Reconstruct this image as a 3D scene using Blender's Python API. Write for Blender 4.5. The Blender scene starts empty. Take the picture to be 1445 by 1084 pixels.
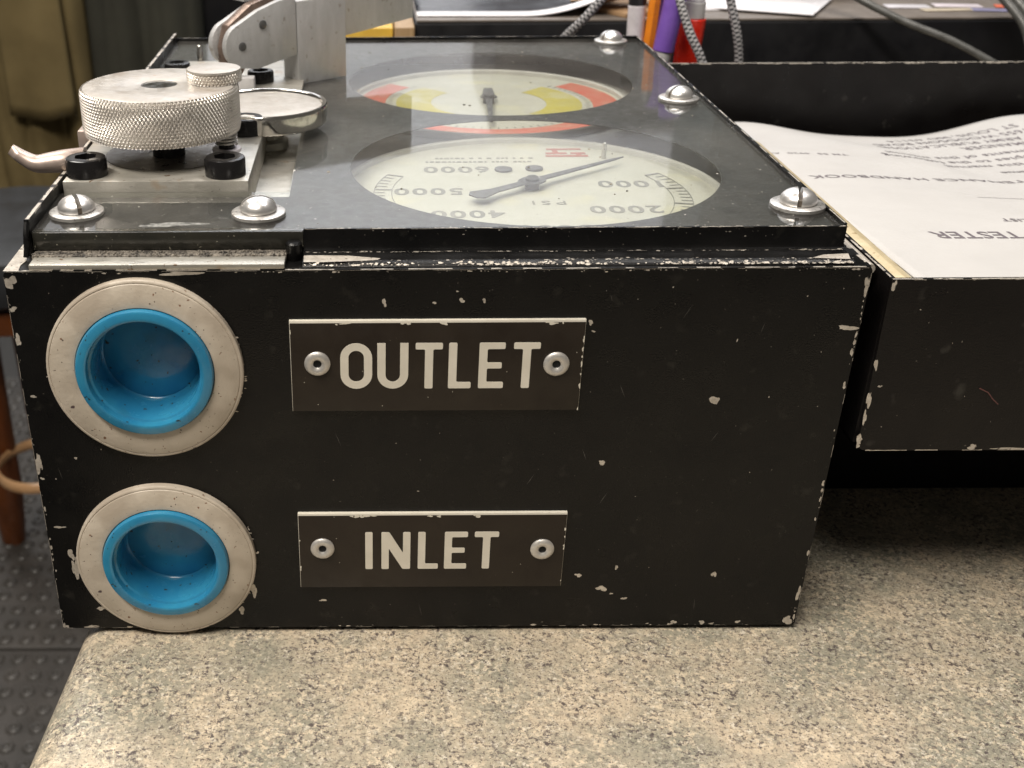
import bpy, bmesh, math, random
import numpy as np
from mathutils import Vector, Matrix, Euler
random.seed(7)
S = 0.01                                   # every length below is written in centimetres
scene = bpy.context.scene
C = scene.collection
rad = math.radians

# ------------------------------------------------------------------ camera
cam_d = bpy.data.cameras.new('camera')
cam = bpy.data.objects.new('camera', cam_d); C.objects.link(cam)
cam.location = (10.961*S, -31.902*S, 25.956*S)
cam.rotation_euler = (1.0683, 0.0051, -0.0012)
cam_d.sensor_width = 36; cam_d.lens = 39.97
cam_d.shift_x = 0.1400; cam_d.shift_y = 0.0343
cam_d.clip_start = 0.01; cam_d.clip_end = 100
cam_d.dof.use_dof = True; cam_d.dof.focus_distance = 0.375; cam_d.dof.aperture_fstop = 22
scene.camera = cam

# ------------------------------------------------------------------ world and lamps
w = bpy.data.worlds.new('World'); scene.world = w; w.use_nodes = True
bg = w.node_tree.nodes['Background']
bg.inputs[0].default_value = (1.0, 0.93, 0.84, 1); bg.inputs[1].default_value = 0.095

def area(name, loc, target, sx, sy, power, col):
    d = bpy.data.lights.new(name, 'AREA'); d.shape = 'RECTANGLE'
    d.size = sx*S; d.size_y = sy*S; d.energy = power; d.color = col
    o = bpy.data.objects.new(name, d); C.objects.link(o)
    o.location = Vector(loc)*S
    o.rotation_euler = (Vector(target)-Vector(loc)).to_track_quat('-Z', 'Y').to_euler()
    return o
area('wall_fill_lamp', (-48, -56, 155), (5, 5, 5), 120, 30, 41, (1.0, 0.925, 0.825))
area('wall_fill_lamp', (60, 45, 170), (20, 20, 0), 120, 30, 16, (1.0, 0.95, 0.91))
area('wall_fill_lamp', (-70, 110, 160), (-30, 140, 0), 100, 40, 18, (1.0, 0.95, 0.88))
area('wall_fill_lamp', (20, 185, 175), (30, 249, 75), 140, 40, 42, (0.93, 0.96, 1.0))  # added lamp aimed at the unseen wall, brightens its reflection in the cover
scene.view_settings.view_transform = 'Standard'
scene.view_settings.look = 'None'
scene.view_settings.exposure = 0.0
scene.view_settings.gamma = 1

# ------------------------------------------------------------------ materials
def rgba(c): return (c[0], c[1], c[2], 1)
class Mat:
    def __init__(s, name):
        s.m = bpy.data.materials.new(name); s.m.use_nodes = True
        s.nt = s.m.node_tree; s.N = s.nt.nodes; s.L = s.nt.links
        s.b = s.N['Principled BSDF']
        tc = s.N.new('ShaderNodeTexCoord'); mp = s.N.new('ShaderNodeMapping')
        mp.inputs['Scale'].default_value = (100, 100, 100)
        s.L.new(tc.outputs['Object'], mp.inputs[0]); s.co = mp.outputs[0]
    def noise(s, scale, detail=3, rough=.55, stretch=None, off=0):
        n = s.N.new('ShaderNodeTexNoise'); n.inputs['Scale'].default_value = scale
        n.inputs['Detail'].default_value = detail; n.inputs['Roughness'].default_value = rough
        co = s.co
        if stretch or off:
            mp = s.N.new('ShaderNodeMapping'); mp.inputs['Scale'].default_value = stretch or (1, 1, 1)
            mp.inputs['Location'].default_value = (off, off*.7, off*.3)
            s.L.new(co, mp.inputs[0]); co = mp.outputs[0]
        s.L.new(co, n.inputs['Vector']); return n.outputs[0]
    def ramp(s, fac, stops):
        r = s.N.new('ShaderNodeValToRGB'); e = r.color_ramp.elements
        while len(e) < len(stops): e.new(0.5)
        for k, (p, c) in enumerate(stops):
            e[k].position = p; e[k].color = rgba(c) if not isinstance(c, (int, float)) else (c, c, c, 1)
        s.L.new(fac, r.inputs[0]); return r.outputs[0]
    def mix(s, fac, a, b):
        x = s.N.new('ShaderNodeMixRGB')
        for k, v in ((0, fac), (1, a), (2, b)):
            if isinstance(v, tuple): x.inputs[k].default_value = rgba(v)
            elif isinstance(v, (int, float)): x.inputs[k].default_value = v
            else: s.L.new(v, x.inputs[k])
        return x.outputs[0]
    def col(s, v):
        if isinstance(v, tuple): s.b.inputs['Base Color'].default_value = rgba(v)
        else: s.L.new(v, s.b.inputs['Base Color'])
    def set(s, name, v):
        if isinstance(v, (int, float)): s.b.inputs[name].default_value = v
        else: s.L.new(v, s.b.inputs[name])
    def bump(s, h, strength=.3, dist=.01):
        b = s.N.new('ShaderNodeBump'); b.inputs['Strength'].default_value = strength
        b.inputs['Distance'].default_value = dist*S*10
        s.L.new(h, b.inputs['Height']); s.L.new(b.outputs[0], s.b.inputs['Normal'])
def M(name, a, b=None, rough=.5, metal=0, nscale=1.2, specks=(), bump=0, bscale=12, rvar=.12, stretch=None, coat=0, spec=.5):
    m = Mat(name); b = b or tuple(x*.8 for x in a)
    c = m.ramp(m.noise(nscale, 4, .6, stretch), [(.35, a), (.65, b)])
    for i, (sc, th, sw, colr) in enumerate(specks):
        f = m.ramp(m.noise(sc, 2, .5, None, 3.7*(i+1)), [(th, 0), (th+sw, 1)])
        c = m.mix(f, c, colr)
    m.col(c); m.set('Metallic', metal); m.set('Specular IOR Level', spec)
    m.set('Roughness', m.ramp(m.noise(nscale*2.3, 3, .6, stretch, 9), [(.3, max(.02, rough-rvar)), (.7, min(1, rough+rvar))]))
    if coat: m.set('Coat Weight', coat)
    if bump: m.bump(m.noise(bscale, 3), bump)
    return m.m

black_paint = M('black_paint', (.0034, .0033, .0034), (.0052, .0049, .0047), .33, spec=.27, nscale=.3, bump=.13, bscale=18, rvar=.13,
                specks=[(9, .765, .02, (.10, .09, .075)), (1.6, .66, .14, (.016, .015, .013)), (16, .76, .02, (.05, .045, .04))])
black_lid = M('black_paint_lid', (.0042, .0036, .0038), (.0065, .0055, .0053), .38, spec=.27, nscale=.3, bump=.15, bscale=16,
              specks=[(8, .76, .02, (.10, .09, .075)), (1.5, .68, .14, (.030, .028, .025))])
worn = M('worn_bare_metal', (.62, .57, .50), (.42, .38, .33), .42, metal=.35, nscale=2.5, specks=[(5, .64, .05, (.12, .10, .08))], bump=.3, bscale=9)
cream_paint = M('cream_ring_paint', (.57, .505, .42), (.49, .43, .35), .42, nscale=.9, bump=.12, bscale=7,
                specks=[(5.5, .695, .02, (.20, .11, .065)), (8.5, .70, .015, (.06, .04, .035)), (.7, .50, .16, (.42, .36, .29)), (3.1, .73, .02, (.10, .07, .07))])
blue_plastic = M('blue_plastic', (.036, .255, .42), (.020, .185, .36), .22, nscale=.5, specks=[(4.5, .70, .02, (.03, .04, .04)), (.9, .62, .2, (.03, .17, .27))], spec=.5)
blue_plastic.node_tree.nodes['Principled BSDF'].inputs['Subsurface Weight'].default_value = .12
blue_plastic.node_tree.nodes['Principled BSDF'].inputs['Subsurface Radius'].default_value = (.002, .004, .006)
blue_plastic.node_tree.nodes['Principled BSDF'].inputs['Subsurface Scale'].default_value = .4
plate_brown = M('brown_laminate', (.023, .017, .012), (.018, .013, .0095), .42, nscale=.5, spec=.3, specks=[(12, .75, .02, (.15, .12, .09))], bump=.05, bscale=20)
plate_white = M('white_laminate_core', (.72, .68, .59), (.66, .62, .53), .45)
alu = M('milled_aluminium', (.52, .50, .45), (.43, .41, .36), .38, metal=.6, nscale=1.4, stretch=(.35, 1, 1), bump=.14, bscale=9,
        specks=[(4, .69, .03, (.20, .13, .08)), (1.3, .66, .1, (.45, .38, .30))])
alu_block = M('sawn_aluminium', (.50, .50, .505), (.43, .43, .43), .48, metal=.3, nscale=2.0, stretch=(1, 1, .3), bump=.2, bscale=8,
              specks=[(2.5, .66, .06, (.33, .31, .29))])
alu_knurl = M('knurled_aluminium', (.84, .80, .75), (.74, .70, .65), .38, metal=.75, nscale=.7,
              specks=[(2.2, .74, .04, (.42, .35, .29))])
alu_top = M('turned_aluminium', (.50, .47, .43), (.42, .385, .34), .40, metal=.45, nscale=1.5, bump=.06, bscale=20,
            specks=[(4.5, .72, .03, (.40, .30, .22)), (.7, .60, .16, (.36, .31, .26))])
chrome = M('polished_nickel', (.80, .77, .72), (.72, .69, .64), .12, metal=1, rvar=.05)
screw_metal = M('bright_screw', (.86, .85, .84), (.76, .74, .72), .34, metal=.85, rvar=.06, nscale=3)
washer_metal = M('dull_washer', (.66, .64, .62), (.56, .54, .51), .36, metal=.8, nscale=3)
rivet_metal = M('aluminium_rivet', (.62, .60, .57), (.52, .50, .47), .42, metal=.6, nscale=3)
copper = M('tarnished_nickel', (.56, .46, .41), (.47, .38, .33), .40, metal=.6, rvar=.05, nscale=1.5)
black_oxide = M('black_oxide_steel', (.010, .0095, .010), (.015, .014, .014), .24, metal=.2, nscale=1, rvar=.05, specks=[(9, .75, .02, (.15, .13, .11))])
dark_hole = M('dark_recess', (.005, .005, .005), rough=.8)
grey_case = M('grey_gauge_case', (.60, .59, .57), (.52, .51, .50), .5)
dial_cream = M('aged_dial_paint', (.56, .55, .495), (.51, .50, .445), .55, nscale=.6,
               specks=[(7, .72, .02, (.25, .22, .18)), (.5, .56, .2, (.62, .59, .44))])
dial_ink = M('faded_dial_ink', (.20, .20, .19), (.28, .27, .25), .6)
dial_ink_red = M('dial_red', (.66, .11, .06), (.58, .17, .10), .5, nscale=.6, specks=[(.9, .55, .25, (.60, .36, .26))])
dial_brick = M('dial_brick_red', (.48, .17, .14), rough=.6)
dial_yellow = M('dial_yellow', (.56, .48, .04), (.50, .44, .10), .5, nscale=.6, specks=[(.8, .52, .25, (.58, .55, .34))])
needle_mat = M('dark_needle', (.09, .09, .10), rough=.45)
paper = M('printed_sheet', (.475, .465, .455), (.445, .435, .425), .75, nscale=.25, bump=.08, bscale=5)
paper_edge = M('grey_paper_edge', (.32, .32, .32), rough=.8)
ink = M('printing_ink', (.10, .085, .10), (.16, .14, .15), .7, nscale=8)
gasket = M('yellowed_rubber', (.55, .47, .31), (.42, .34, .20), .5, nscale=1, specks=[(2.5, .66, .06, (.25, .17, .08))])
rough_gasket = M('gritty_sealant', (.025, .022, .02), (.26, .23, .19), .6, nscale=5, bump=.8, bscale=14)
black_cup = M('black_mesh_cup', (.02, .02, .022), rough=.5)
shelf_black = M('black_laminate', (.006, .006, .0075), (.005, .005, .006), .5, spec=.25, nscale=.3)
shelf_top = M('shelf_top_laminate', (.17, .145, .125), (.13, .11, .095), .5, nscale=.4)
white_sheet = M('white_sheet', (.78, .77, .80), (.72, .71, .74), .5)
dark_print = M('dark_glossy_print', (.022, .026, .035), (.05, .055, .065), .18, nscale=.15)
kraft = M('kraft_paper', (.42, .27, .15), (.34, .21, .11), .7)
yellow_card = M('yellow_carton', (.62, .40, .05), (.55, .34, .04), .5)
bamboo = M('bamboo_box', (.36, .24, .12), (.28, .18, .09), .5, stretch=(4, 4, .2))
p_white = M('white_plastic', (.72, .68, .72), rough=.35)
p_black = M('black_plastic', (.015, .015, .017), rough=.35)
p_orange = M('orange_plastic', (.85, .26, .02), rough=.35)
p_purple = M('purple_plastic', (.20, .10, .46), (.17, .08, .40), .4)
p_grey = M('pale_grey_plastic', (.55, .54, .54), rough=.4)
p_red = M('red_plastic', (.85, .03, .012), rough=.3)
rubber_dark = M('grey_rubber', (.10, .10, .095), (.06, .06, .055), .35)
braid_a = M('braid_dark', (.03, .03, .035), rough=.7)
braid_b = M('braid_pale', (.45, .44, .45), rough=.7)
cloth_olive = M('olive_brown_cloth', (.165, .125, .058), (.13, .098, .045), .9, nscale=.12, bump=.5, bscale=3, spec=.1)
cloth_grey = M('dark_grey_green_cloth', (.050, .049, .038), (.040, .039, .031), .9, nscale=.12, bump=.5, bscale=3, spec=.1)
cloth_black = M('black_cloth', (.010, .010, .011), (.016, .015, .015), .9, nscale=.1, spec=.1)
vinyl = M('blue_black_vinyl', (.026, .028, .030), (.02, .021, .023), .5, nscale=.1)
wood = M('orange_brown_wood', (.21, .060, .012), (.13, .036, .008), .35, nscale=.25, stretch=(1.5, 1.5, .2))
wood_edge = M('pale_bentwood', (.62, .38, .20), (.5, .28, .13), .35, nscale=.3)
mat_rubber = M('black_rubber_mat', (.080, .073, .066), (.056, .052, .047), .36, nscale=.2, bump=.2, bscale=2)
floor_m = M('grey_floor', (.05, .048, .045), rough=.7)
wall_m = M('pale_wall', (.62, .62, .64), (.58, .58, .60), .8, nscale=.02)
cab_brown = M('dark_brown_cabinet', (.055, .043, .039), rough=.5)
cab_green = M('dark_green_cabinet', (.028, .040, .036), rough=.5)

def counter_material():
    m = Mat('speckled_laminate')
    big = m.ramp(m.noise(.30, 4, .6, None, 60), [(.38, (.30, .285, .22)), (.5, (.42, .37, .28)), (.62, (.54, .45, .33))])
    c = m.mix(m.ramp(m.noise(1.5, 5, .7, None, 3), [(.47, 0), (.60, .6)]), big, (.27, .255, .20))
    def mul(f, g):
        x = m.mix(1.0, f, g); x.node.blend_type = 'MULTIPLY'; return x
    lo1 = m.ramp(m.noise(.55, 4, .6, None, 91), [(.38, .2), (.58, 1)]); lo2 = m.ramp(m.noise(.7, 4, .6, None, 120), [(.36, .25), (.56, 1)])
    c = m.mix(mul(m.ramp(m.noise(4.4, 5, .78, None, 11), [(.51, 0), (.56, .8)]), lo1), c, (.74, .62, .45))
    c = m.mix(mul(m.ramp(m.noise(6.6, 5, .75, None, 47), [(.55, 0), (.60, .7)]), lo2), c, (.80, .73, .61))
    c = m.mix(mul(m.ramp(m.noise(4.6, 5, .8, None, 71), [(.55, 0), (.59, .65)]), lo2), c, (.22, .19, .165))
    c = m.mix(mul(m.ramp(m.noise(5.4, 4, .77, None, 15), [(.55, 0), (.575, .92)]), lo2), c, (.075, .058, .06))
    c = m.mix(m.ramp(m.noise(11, 3, .7, None, 21), [(.585, 0), (.615, .85)]), c, (.09, .07, .068))
    m.col(c); m.set('Roughness', m.ramp(m.noise(3, 3), [(.3, .26), (.7, .44)])); m.bump(m.noise(11, 2), .08)
    return m.m
counter_m = counter_material()

def clear_material():
    m = Mat('clear_dusty_hazy_acrylic'); N, L = m.N, m.L
    tr = N.new('ShaderNodeBsdfTransparent'); tr.inputs[0].default_value = (.93, .94, .92, 1)
    gl = N.new('ShaderNodeBsdfGlossy'); gl.inputs['Roughness'].default_value = .05
    fr = N.new('ShaderNodeFresnel'); fr.inputs[0].default_value = 1.6
    ge = N.new('ShaderNodeNewGeometry'); inv = N.new('ShaderNodeMath'); inv.operation = 'SUBTRACT'; inv.inputs[0].default_value = 1
    L.new(ge.outputs['Backfacing'], inv.inputs[1]); mu = N.new('ShaderNodeMath'); mu.operation = 'MULTIPLY'
    L.new(fr.outputs[0], mu.inputs[0]); L.new(inv.outputs[0], mu.inputs[1])      # only the outer face mirrors
    mx = N.new('ShaderNodeMixShader'); L.new(mu.outputs[0], mx.inputs[0]); L.new(tr.outputs[0], mx.inputs[1]); L.new(gl.outputs[0], mx.inputs[2])
    df = N.new('ShaderNodeBsdfDiffuse'); df.inputs[0].default_value = (.55, .52, .48, 1)
    m2 = N.new('ShaderNodeMixShader')
    dust_haze = m.ramp(m.noise(.22, 5, .65), [(.3, .008), (.7, .062)])  # dust film, doubling as painted haze in place of room reflections
    sp = m.ramp(m.noise(6, 2, .5, None, 4), [(.735, 0), (.75, .9)])
    mx3 = m.mix(1.0, dust_haze, sp); mx3.node.blend_type = 'ADD'
    L.new(mx3, m2.inputs[0]); L.new(mx.outputs[0], m2.inputs[1]); L.new(df.outputs[0], m2.inputs[2])
    L.new(m2.outputs[0], N['Material Output'].inputs[0]); return m.m
acrylic = clear_material()
acrylic_edge = M('smoky_acrylic_edge', (.028, .026, .020), (.018, .018, .015), .2, nscale=.8, specks=[(8, .72, .02, (.3, .28, .22))])
mask_black = M('black_backing', (.010, .011, .013), rough=.5)

# ------------------------------------------------------------------ object helpers
WL = {}
def tag(o, label=None, cat=None, group=None, kind=None):
    if label: o['label'] = label
    if cat: o['category'] = cat
    if group: o['group'] = group
    if kind: o['kind'] = kind
    return o
def link(name, me, parent=None, loc=(0, 0, 0)):
    """a mesh object whose own origin is at loc (cm, world)"""
    o = bpy.data.objects.new(name, me); C.objects.link(o); WL[o] = Vector(loc)
    if parent is not None:
        o.parent = parent; o.location = (Vector(loc)-WL[parent])*S
    else: o.location = Vector(loc)*S
    return o
def thing(name, loc, label, cat, group=None):
    o = bpy.data.objects.new(name, None); C.objects.link(o); WL[o] = Vector(loc); o.location = Vector(loc)*S
    o.empty_display_size = .01
    return tag(o, label, cat, group)
class MB:
    """collects shapes (cm, world axes) and builds ONE mesh object"""
    def __init__(s): s.bm = bmesh.new(); s.mats = []
    def mi(s, m):
        if m not in s.mats: s.mats.append(m)
        return s.mats.index(m)
    def add(s, verts, faces, m=0, smooth=False):
        vs = [s.bm.verts.new(v) for v in verts]; out = []
        for f in faces:
            try: fa = s.bm.faces.new([vs[i] for i in f])
            except ValueError: continue
            fa.material_index = m; fa.smooth = smooth; out.append(fa)
        return vs, out
    def box(s, x0, x1, y0, y1, z0, z1, bev=0, seg=2, m=0, mat=None):
        t = bmesh.new()
        bmesh.ops.create_cube(t, size=1)
        for v in t.verts: v.co = Vector(((x0+x1)/2+v.co.x*(x1-x0), (y0+y1)/2+v.co.y*(y1-y0), (z0+z1)/2+v.co.z*(z1-z0)))
        if bev: bmesh.ops.bevel(t, geom=list(t.edges), offset=bev, segments=seg, profile=.5, affect='EDGES')
        s.merge(t, mat, m, bool(bev)); return s
    def merge(s, t, mat=None, m=0, smooth=False):
        if mat is not None: t.transform(mat)
        t.verts.index_update()
        s.add([v.co.copy() for v in t.verts], [[v.index for v in f.verts] for f in t.faces], m, smooth); t.free()
    def lathe(s, prof, o, axis='z', n=48, m=0, smooth=True, mat=None, cap=True):
        """prof: (radius, height) list round an axis through o"""
        vs = []; fs = []
        for r, h in prof:
            for k in range(n):
                a = 2*math.pi*k/n; q = r(a) if callable(r) else r; p = Vector((q*math.cos(a), q*math.sin(a), h))
                if axis == '-y': p = Vector((p.x, -p.z, p.y))
                if mat is not None: p = mat @ p
                vs.append(p+Vector(o))
        L_ = len(prof)
        for i in range(L_-1):
            for k in range(n):
                k2 = (k+1) % n; fs.append((i*n+k, i*n+k2, (i+1)*n+k2, (i+1)*n+k))
        if cap:
            fs.append(tuple(range(n-1, -1, -1))); fs.append(tuple((L_-1)*n+k for k in range(n)))
        s.add(vs, fs, m, smooth); return s
    def prism(s, pts, o, ex, ey, ez, m=0, bev=0):
        """polygon pts (u,v) on axes ex,ey, extruded along ez"""
        o, ex, ey, ez = map(Vector, (o, ex, ey, ez)); n = len(pts)
        t = bmesh.new()
        a = [t.verts.new(o+ex*u+ey*v) for u, v in pts]; b = [t.verts.new(o+ex*u+ey*v+ez) for u, v in pts]
        t.faces.new(a); t.faces.new(list(reversed(b)))
        for k in range(n): t.faces.new((a[k], b[k], b[(k+1) % n], a[(k+1) % n]))
        bmesh.ops.recalc_face_normals(t, faces=t.faces)
        if bev: bmesh.ops.bevel(t, geom=[e for e in t.edges], offset=bev, segments=2, profile=.5, affect='EDGES')
        s.merge(t, None, m, bool(bev)); return s
    def tube(s, pts, r, n=10, m=0, mfun=None, smooth=True):
        pts = [Vector(p) for p in pts]; R = r if callable(r) else (lambda t: r)
        up = Vector((0.13, .2, 1)); vs = []; fs = []
        for i, p in enumerate(pts):
            d = (pts[min(i+1, len(pts)-1)]-pts[max(i-1, 0)]).normalized()
            u = d.cross(up).normalized(); v = u.cross(d)
            rr = R(i/(len(pts)-1)); ru, rv = rr if isinstance(rr, tuple) else (rr, rr)
            for k in range(n):
                a = 2*math.pi*k/n; vs.append(p+u*math.cos(a)*ru+v*math.sin(a)*rv)
        V = [s.bm.verts.new(v) for v in vs]
        for i in range(len(pts)-1):
            for k in range(n):
                f = s.bm.faces.new([V[i*n+k], V[i*n+(k+1) % n], V[(i+1)*n+(k+1) % n], V[(i+1)*n+k]])
                f.smooth = smooth; f.material_index = mfun(i, k) if mfun else m
        for ring in (range(n-1, -1, -1), range((len(pts)-1)*n, len(pts)*n)):
            f = s.bm.faces.new([V[k] for k in ring]); f.material_index = m
        return s
    def mesh(s, name, mats, o=(0, 0, 0), angle=40, normals=True):
        if normals: bmesh.ops.recalc_face_normals(s.bm, faces=s.bm.faces)
        o = Vector(o)
        for v in s.bm.verts: v.co = (v.co-o)*S
        me = bpy.data.meshes.new(name); s.bm.to_mesh(me); s.bm.free()
        for m in (mats if isinstance(mats, (list, tuple)) else [mats]): me.materials.append(m)
        me.set_sharp_from_angle(angle=rad(angle))
        return me
    def build(s, name, mats, parent=None, loc=(0, 0, 0), angle=40, normals=True):
        return link(name, s.mesh(name, mats, loc, angle, normals), parent, loc)
def catmull(pts, n=10):
    P = [Vector(p) for p in pts]; P = [P[0]*2-P[1]]+P+[P[-1]*2-P[-2]]; out = []
    for i in range(1, len(P)-2):
        for k in range(n):
            t = k/n
            out.append(.5*((2*P[i])+(P[i+1]-P[i-1])*t+(2*P[i-1]-5*P[i]+4*P[i+1]-P[i+2])*t*t+(-P[i-1]+3*P[i]-3*P[i+1]+P[i+2])*t**3))
    out.append(P[-2]); return out
def circle_loop(cx, cy, r, n=96): return [(cx+r*math.cos(2*math.pi*k/n), cy+r*math.sin(2*math.pi*k/n)) for k in range(n)]
def holed_sheet(loops, thick):
    """flat sheet with holes in the xy plane, z from 0 to thick, as a bmesh in cm"""
    cu = bpy.data.curves.new('sheet', 'CURVE'); cu.dimensions = '2D'; cu.fill_mode = 'BOTH'; cu.extrude = thick/2
    for lp in loops:
        sp = cu.splines.new('POLY'); sp.points.add(len(lp)-1); sp.use_cyclic_u = True
        for k, (x, y) in enumerate(lp): sp.points[k].co = (x, y, 0, 1)
    ob = bpy.data.objects.new('sheet', cu); me = bpy.data.meshes.new_from_object(ob)
    t = bmesh.new(); t.from_mesh(me); bmesh.ops.remove_doubles(t, verts=t.verts, dist=1e-4)
    for v in t.verts: v.co.z += thick/2
    bpy.data.objects.remove(ob); bpy.data.curves.remove(cu); bpy.data.meshes.remove(me)
    return t
def text_bm(body, size, extrude=.0, sx=1.0, space=1.0, align='CENTER', bold=0):
    cu = bpy.data.curves.new('t', 'FONT'); cu.body = body; cu.size = size; cu.extrude = extrude
    cu.align_x = align; cu.align_y = 'CENTER'; cu.space_character = space; cu.resolution_u = 3; cu.offset = bold
    ob = bpy.data.objects.new('t', cu); me = bpy.data.meshes.new_from_object(ob)
    t = bmesh.new(); t.from_mesh(me)
    for v in t.verts: v.co.x *= sx
    bpy.data.objects.remove(ob); bpy.data.curves.remove(cu); bpy.data.meshes.remove(me)
    return t
def blob(cx, cy, w, h, n=11, rng=random):
    a0 = rng.random()*6.28; p = [rng.random()*6.28 for _ in range(4)]; out = []
    for k in range(n):
        a = 2*math.pi*k/n
        q = .82+.24*math.sin(a+p[0])+.22*math.sin(2*a+p[1])+.15*math.sin(3*a+p[2])+.08*math.sin(5*a+p[3])+rng.uniform(-.09, .09)
        out.append((cx+math.cos(a+a0)*w/2*q, cy+math.sin(a+a0)*h/2*q))
    return out
def blob_part(name, spots, mat_, parent, kind='stuff', face='front', lo=(.01, .02), hi=(25.99, 13.5), y=-.006, seed=1):
    rng = random.Random(seed); m = MB()
    for k, (cx, cz, w_, h_) in enumerate(spots):
        n = 7 if max(w_, h_) < .1 else (30 if max(w_, h_) > .5 else 17)
        pts = blob(cx, cz, w_, h_, n, rng); pts = [(min(max(a, lo[0]), hi[0]), min(max(b, lo[1]), hi[1])) for a, b in pts]
        yy = y-.0001*k/max(1, len(spots))*20
        m.add([(a, yy, b) for a, b in pts], [tuple(range(n))])
    bmesh.ops.triangulate(m.bm, faces=m.bm.faces)
    o = m.build(name, mat_, parent); o['kind'] = kind; return o

# ------------------------------------------------------------------ the setting
def counter():
    t = MB(); r = 1.3; x0 = .38; th = 3.8; x1 = 130; y0 = -24; y1 = 75
    prof = [(x1, 0)]+[(x0+r-r*math.sin(a), -r+r*math.cos(a)) for a in [k*math.pi/2/8 for k in range(9)]]
    prof += [(x0+.0, -th+.4), (x0+.4, -th), (x1, -th)]
    t.prism(prof, (0, y0, -.2), (1, 0, 0), (0, 0, 1), (0, y1-y0, 0))
    o = t.build('counter', counter_m, None, angle=30); o.rotation_euler.z = -rad(3.6)
    for f in o.data.polygons: f.use_smooth = True
    o.data.set_sharp_from_angle(angle=rad(30))
    tag(o, 'speckled beige and grey laminate counter with rounded edge under the black tester', 'counter')
    cb = MB().box(4, 128, -21, 73, -89.9, -4.03, .3); cb.build('cabinet_base', shelf_black, o)
counter()
g = MB(); g.box(-260, 300, -150, 262, -92, -91); tag(g.build('floor', floor_m), kind='structure')
g = MB(); g.box(-260, 300, 250, 256, -91, 230); tag(g.build('wall', wall_m), kind='structure')

def floor_mat(x0, x1, y0, y1, label):
    t = thing('floor_mat', ((x0+x1)/2, (y0+y1)/2, -91), label, 'floor mat', 'black rubber floor mats')
    b = MB(); b.box(x0, x1, y0, y1, -90.98, -90.1, .2); b.build('base', mat_rubber, t)
    k = MB(); px, py = 3.3, 3.7; j = 0; y = y0+1.9
    while y < y1-1.2:
        x = x0+1.8
        while x < x1-1.4:
            k.lathe([(1.25, 0), (1.12, .28), (.85, .46), (.6, .42), (.42, .12), (.1, .04)], (x, y, -90.1), n=12)
            x += px
        y += py; j += 1
    o = k.build('raised_studs', mat_rubber, t); o['kind'] = 'stuff'
floor_mat(-78, -8, 20, 105.4, 'black rubber mat with raised ring studs on the floor nearest the counter')
floor_mat(-78, -8, 106.0, 200, 'black rubber mat with raised ring studs on the floor under the stool')

# ------------------------------------------------------------------ hanging coats
def cloth(parent, name, mat_, x0, x1, z0, z1, y, folds, seed, thick=.6):
    rng = random.Random(seed); nx, nz = 60, 50
    ph = [rng.uniform(0, 6) for _ in range(6)]
    vs = []; fs = []
    for j in range(nz+1):
        for i in range(nx+1):
            u = i/nx; v = j/nz; x = x0+(x1-x0)*u; z = z0+(z1-z0)*v
            d = 0
            for k, (fr, am, sl) in enumerate(folds):
                d += am*(1.0-1.7*abs(math.sin(fr*(u+sl*(v-.3)*(1+.3*math.sin(3*v+ph[k])))*3.14+ph[k])))
            d += .35*math.sin(9*v+4*u+ph[3])
            edge = min(u, 1-u)*10
            d += 3.2*max(0, 1-edge)**2
            vs.append((x, y+d, z))
    for j in range(nz):
        for i in range(nx): a = j*(nx+1)+i; fs.append((a, a+1, a+nx+2, a+nx+1))
    t = MB(); t.add(vs, fs, 0, True); o = t.build(name, mat_, parent)
    md = o.modifiers.new('thickness', 'SOLIDIFY'); md.thickness = thick*S; md.offset = 0
    return o
ct = thing('hanging_coat', (-48, 170, -38), 'olive brown coat with a pocket flap, leftmost of the hanging coats', 'coat', 'coats hanging behind the stool')
cloth(ct, 'fabric', cloth_olive, -62, -37.5, -42, 62, 170, [(2.1, 1.3, .1), (3.7, .8, -.25), (7.3, .3, .4)], 3)
t = MB(); vs = []; fs = []
for j in range(13):
    for i in range(25):
        u = i/24; v = j/12
        x = -51.6+10.9*u+.6*(1-v); z = -23.4+.7*math.cos(u*3.1)**2+26*v
        vs.append((x, 167.2-.7*max(0, math.sin(math.pi*u))**.3*(1-.5*v)+.4*math.sin(u*7+2*v), z))
for j in range(12):
    for i in range(24): a = j*25+i; fs.append((a, a+1, a+26, a+25))
t.add(vs, fs, 0, True); o = t.build('pocket_flap', cloth_olive, ct); md = o.modifiers.new('th', 'SOLIDIFY'); md.thickness = .5*S
ct = thing('hanging_coat', (-30, 173, -42), 'dark grey green coat hanging beside the olive brown coat', 'coat', 'coats hanging behind the stool')
cloth(ct, 'fabric', cloth_grey, -38.5, -18, -60, 62, 173, [(1.6, 1.2, .25), (2.9, .7, -.1), (5, .25, .2)], 5)
ct = thing('hanging_coat', (-10, 176, -42), 'black coat hanging furthest right behind the round knob', 'coat', 'coats hanging behind the stool')
cloth(ct, 'fabric', cloth_black, -20, 12, -70, 30, 177, [(2.2, 1.4, .2), (3.9, .8, -.1)], 8)

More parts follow.
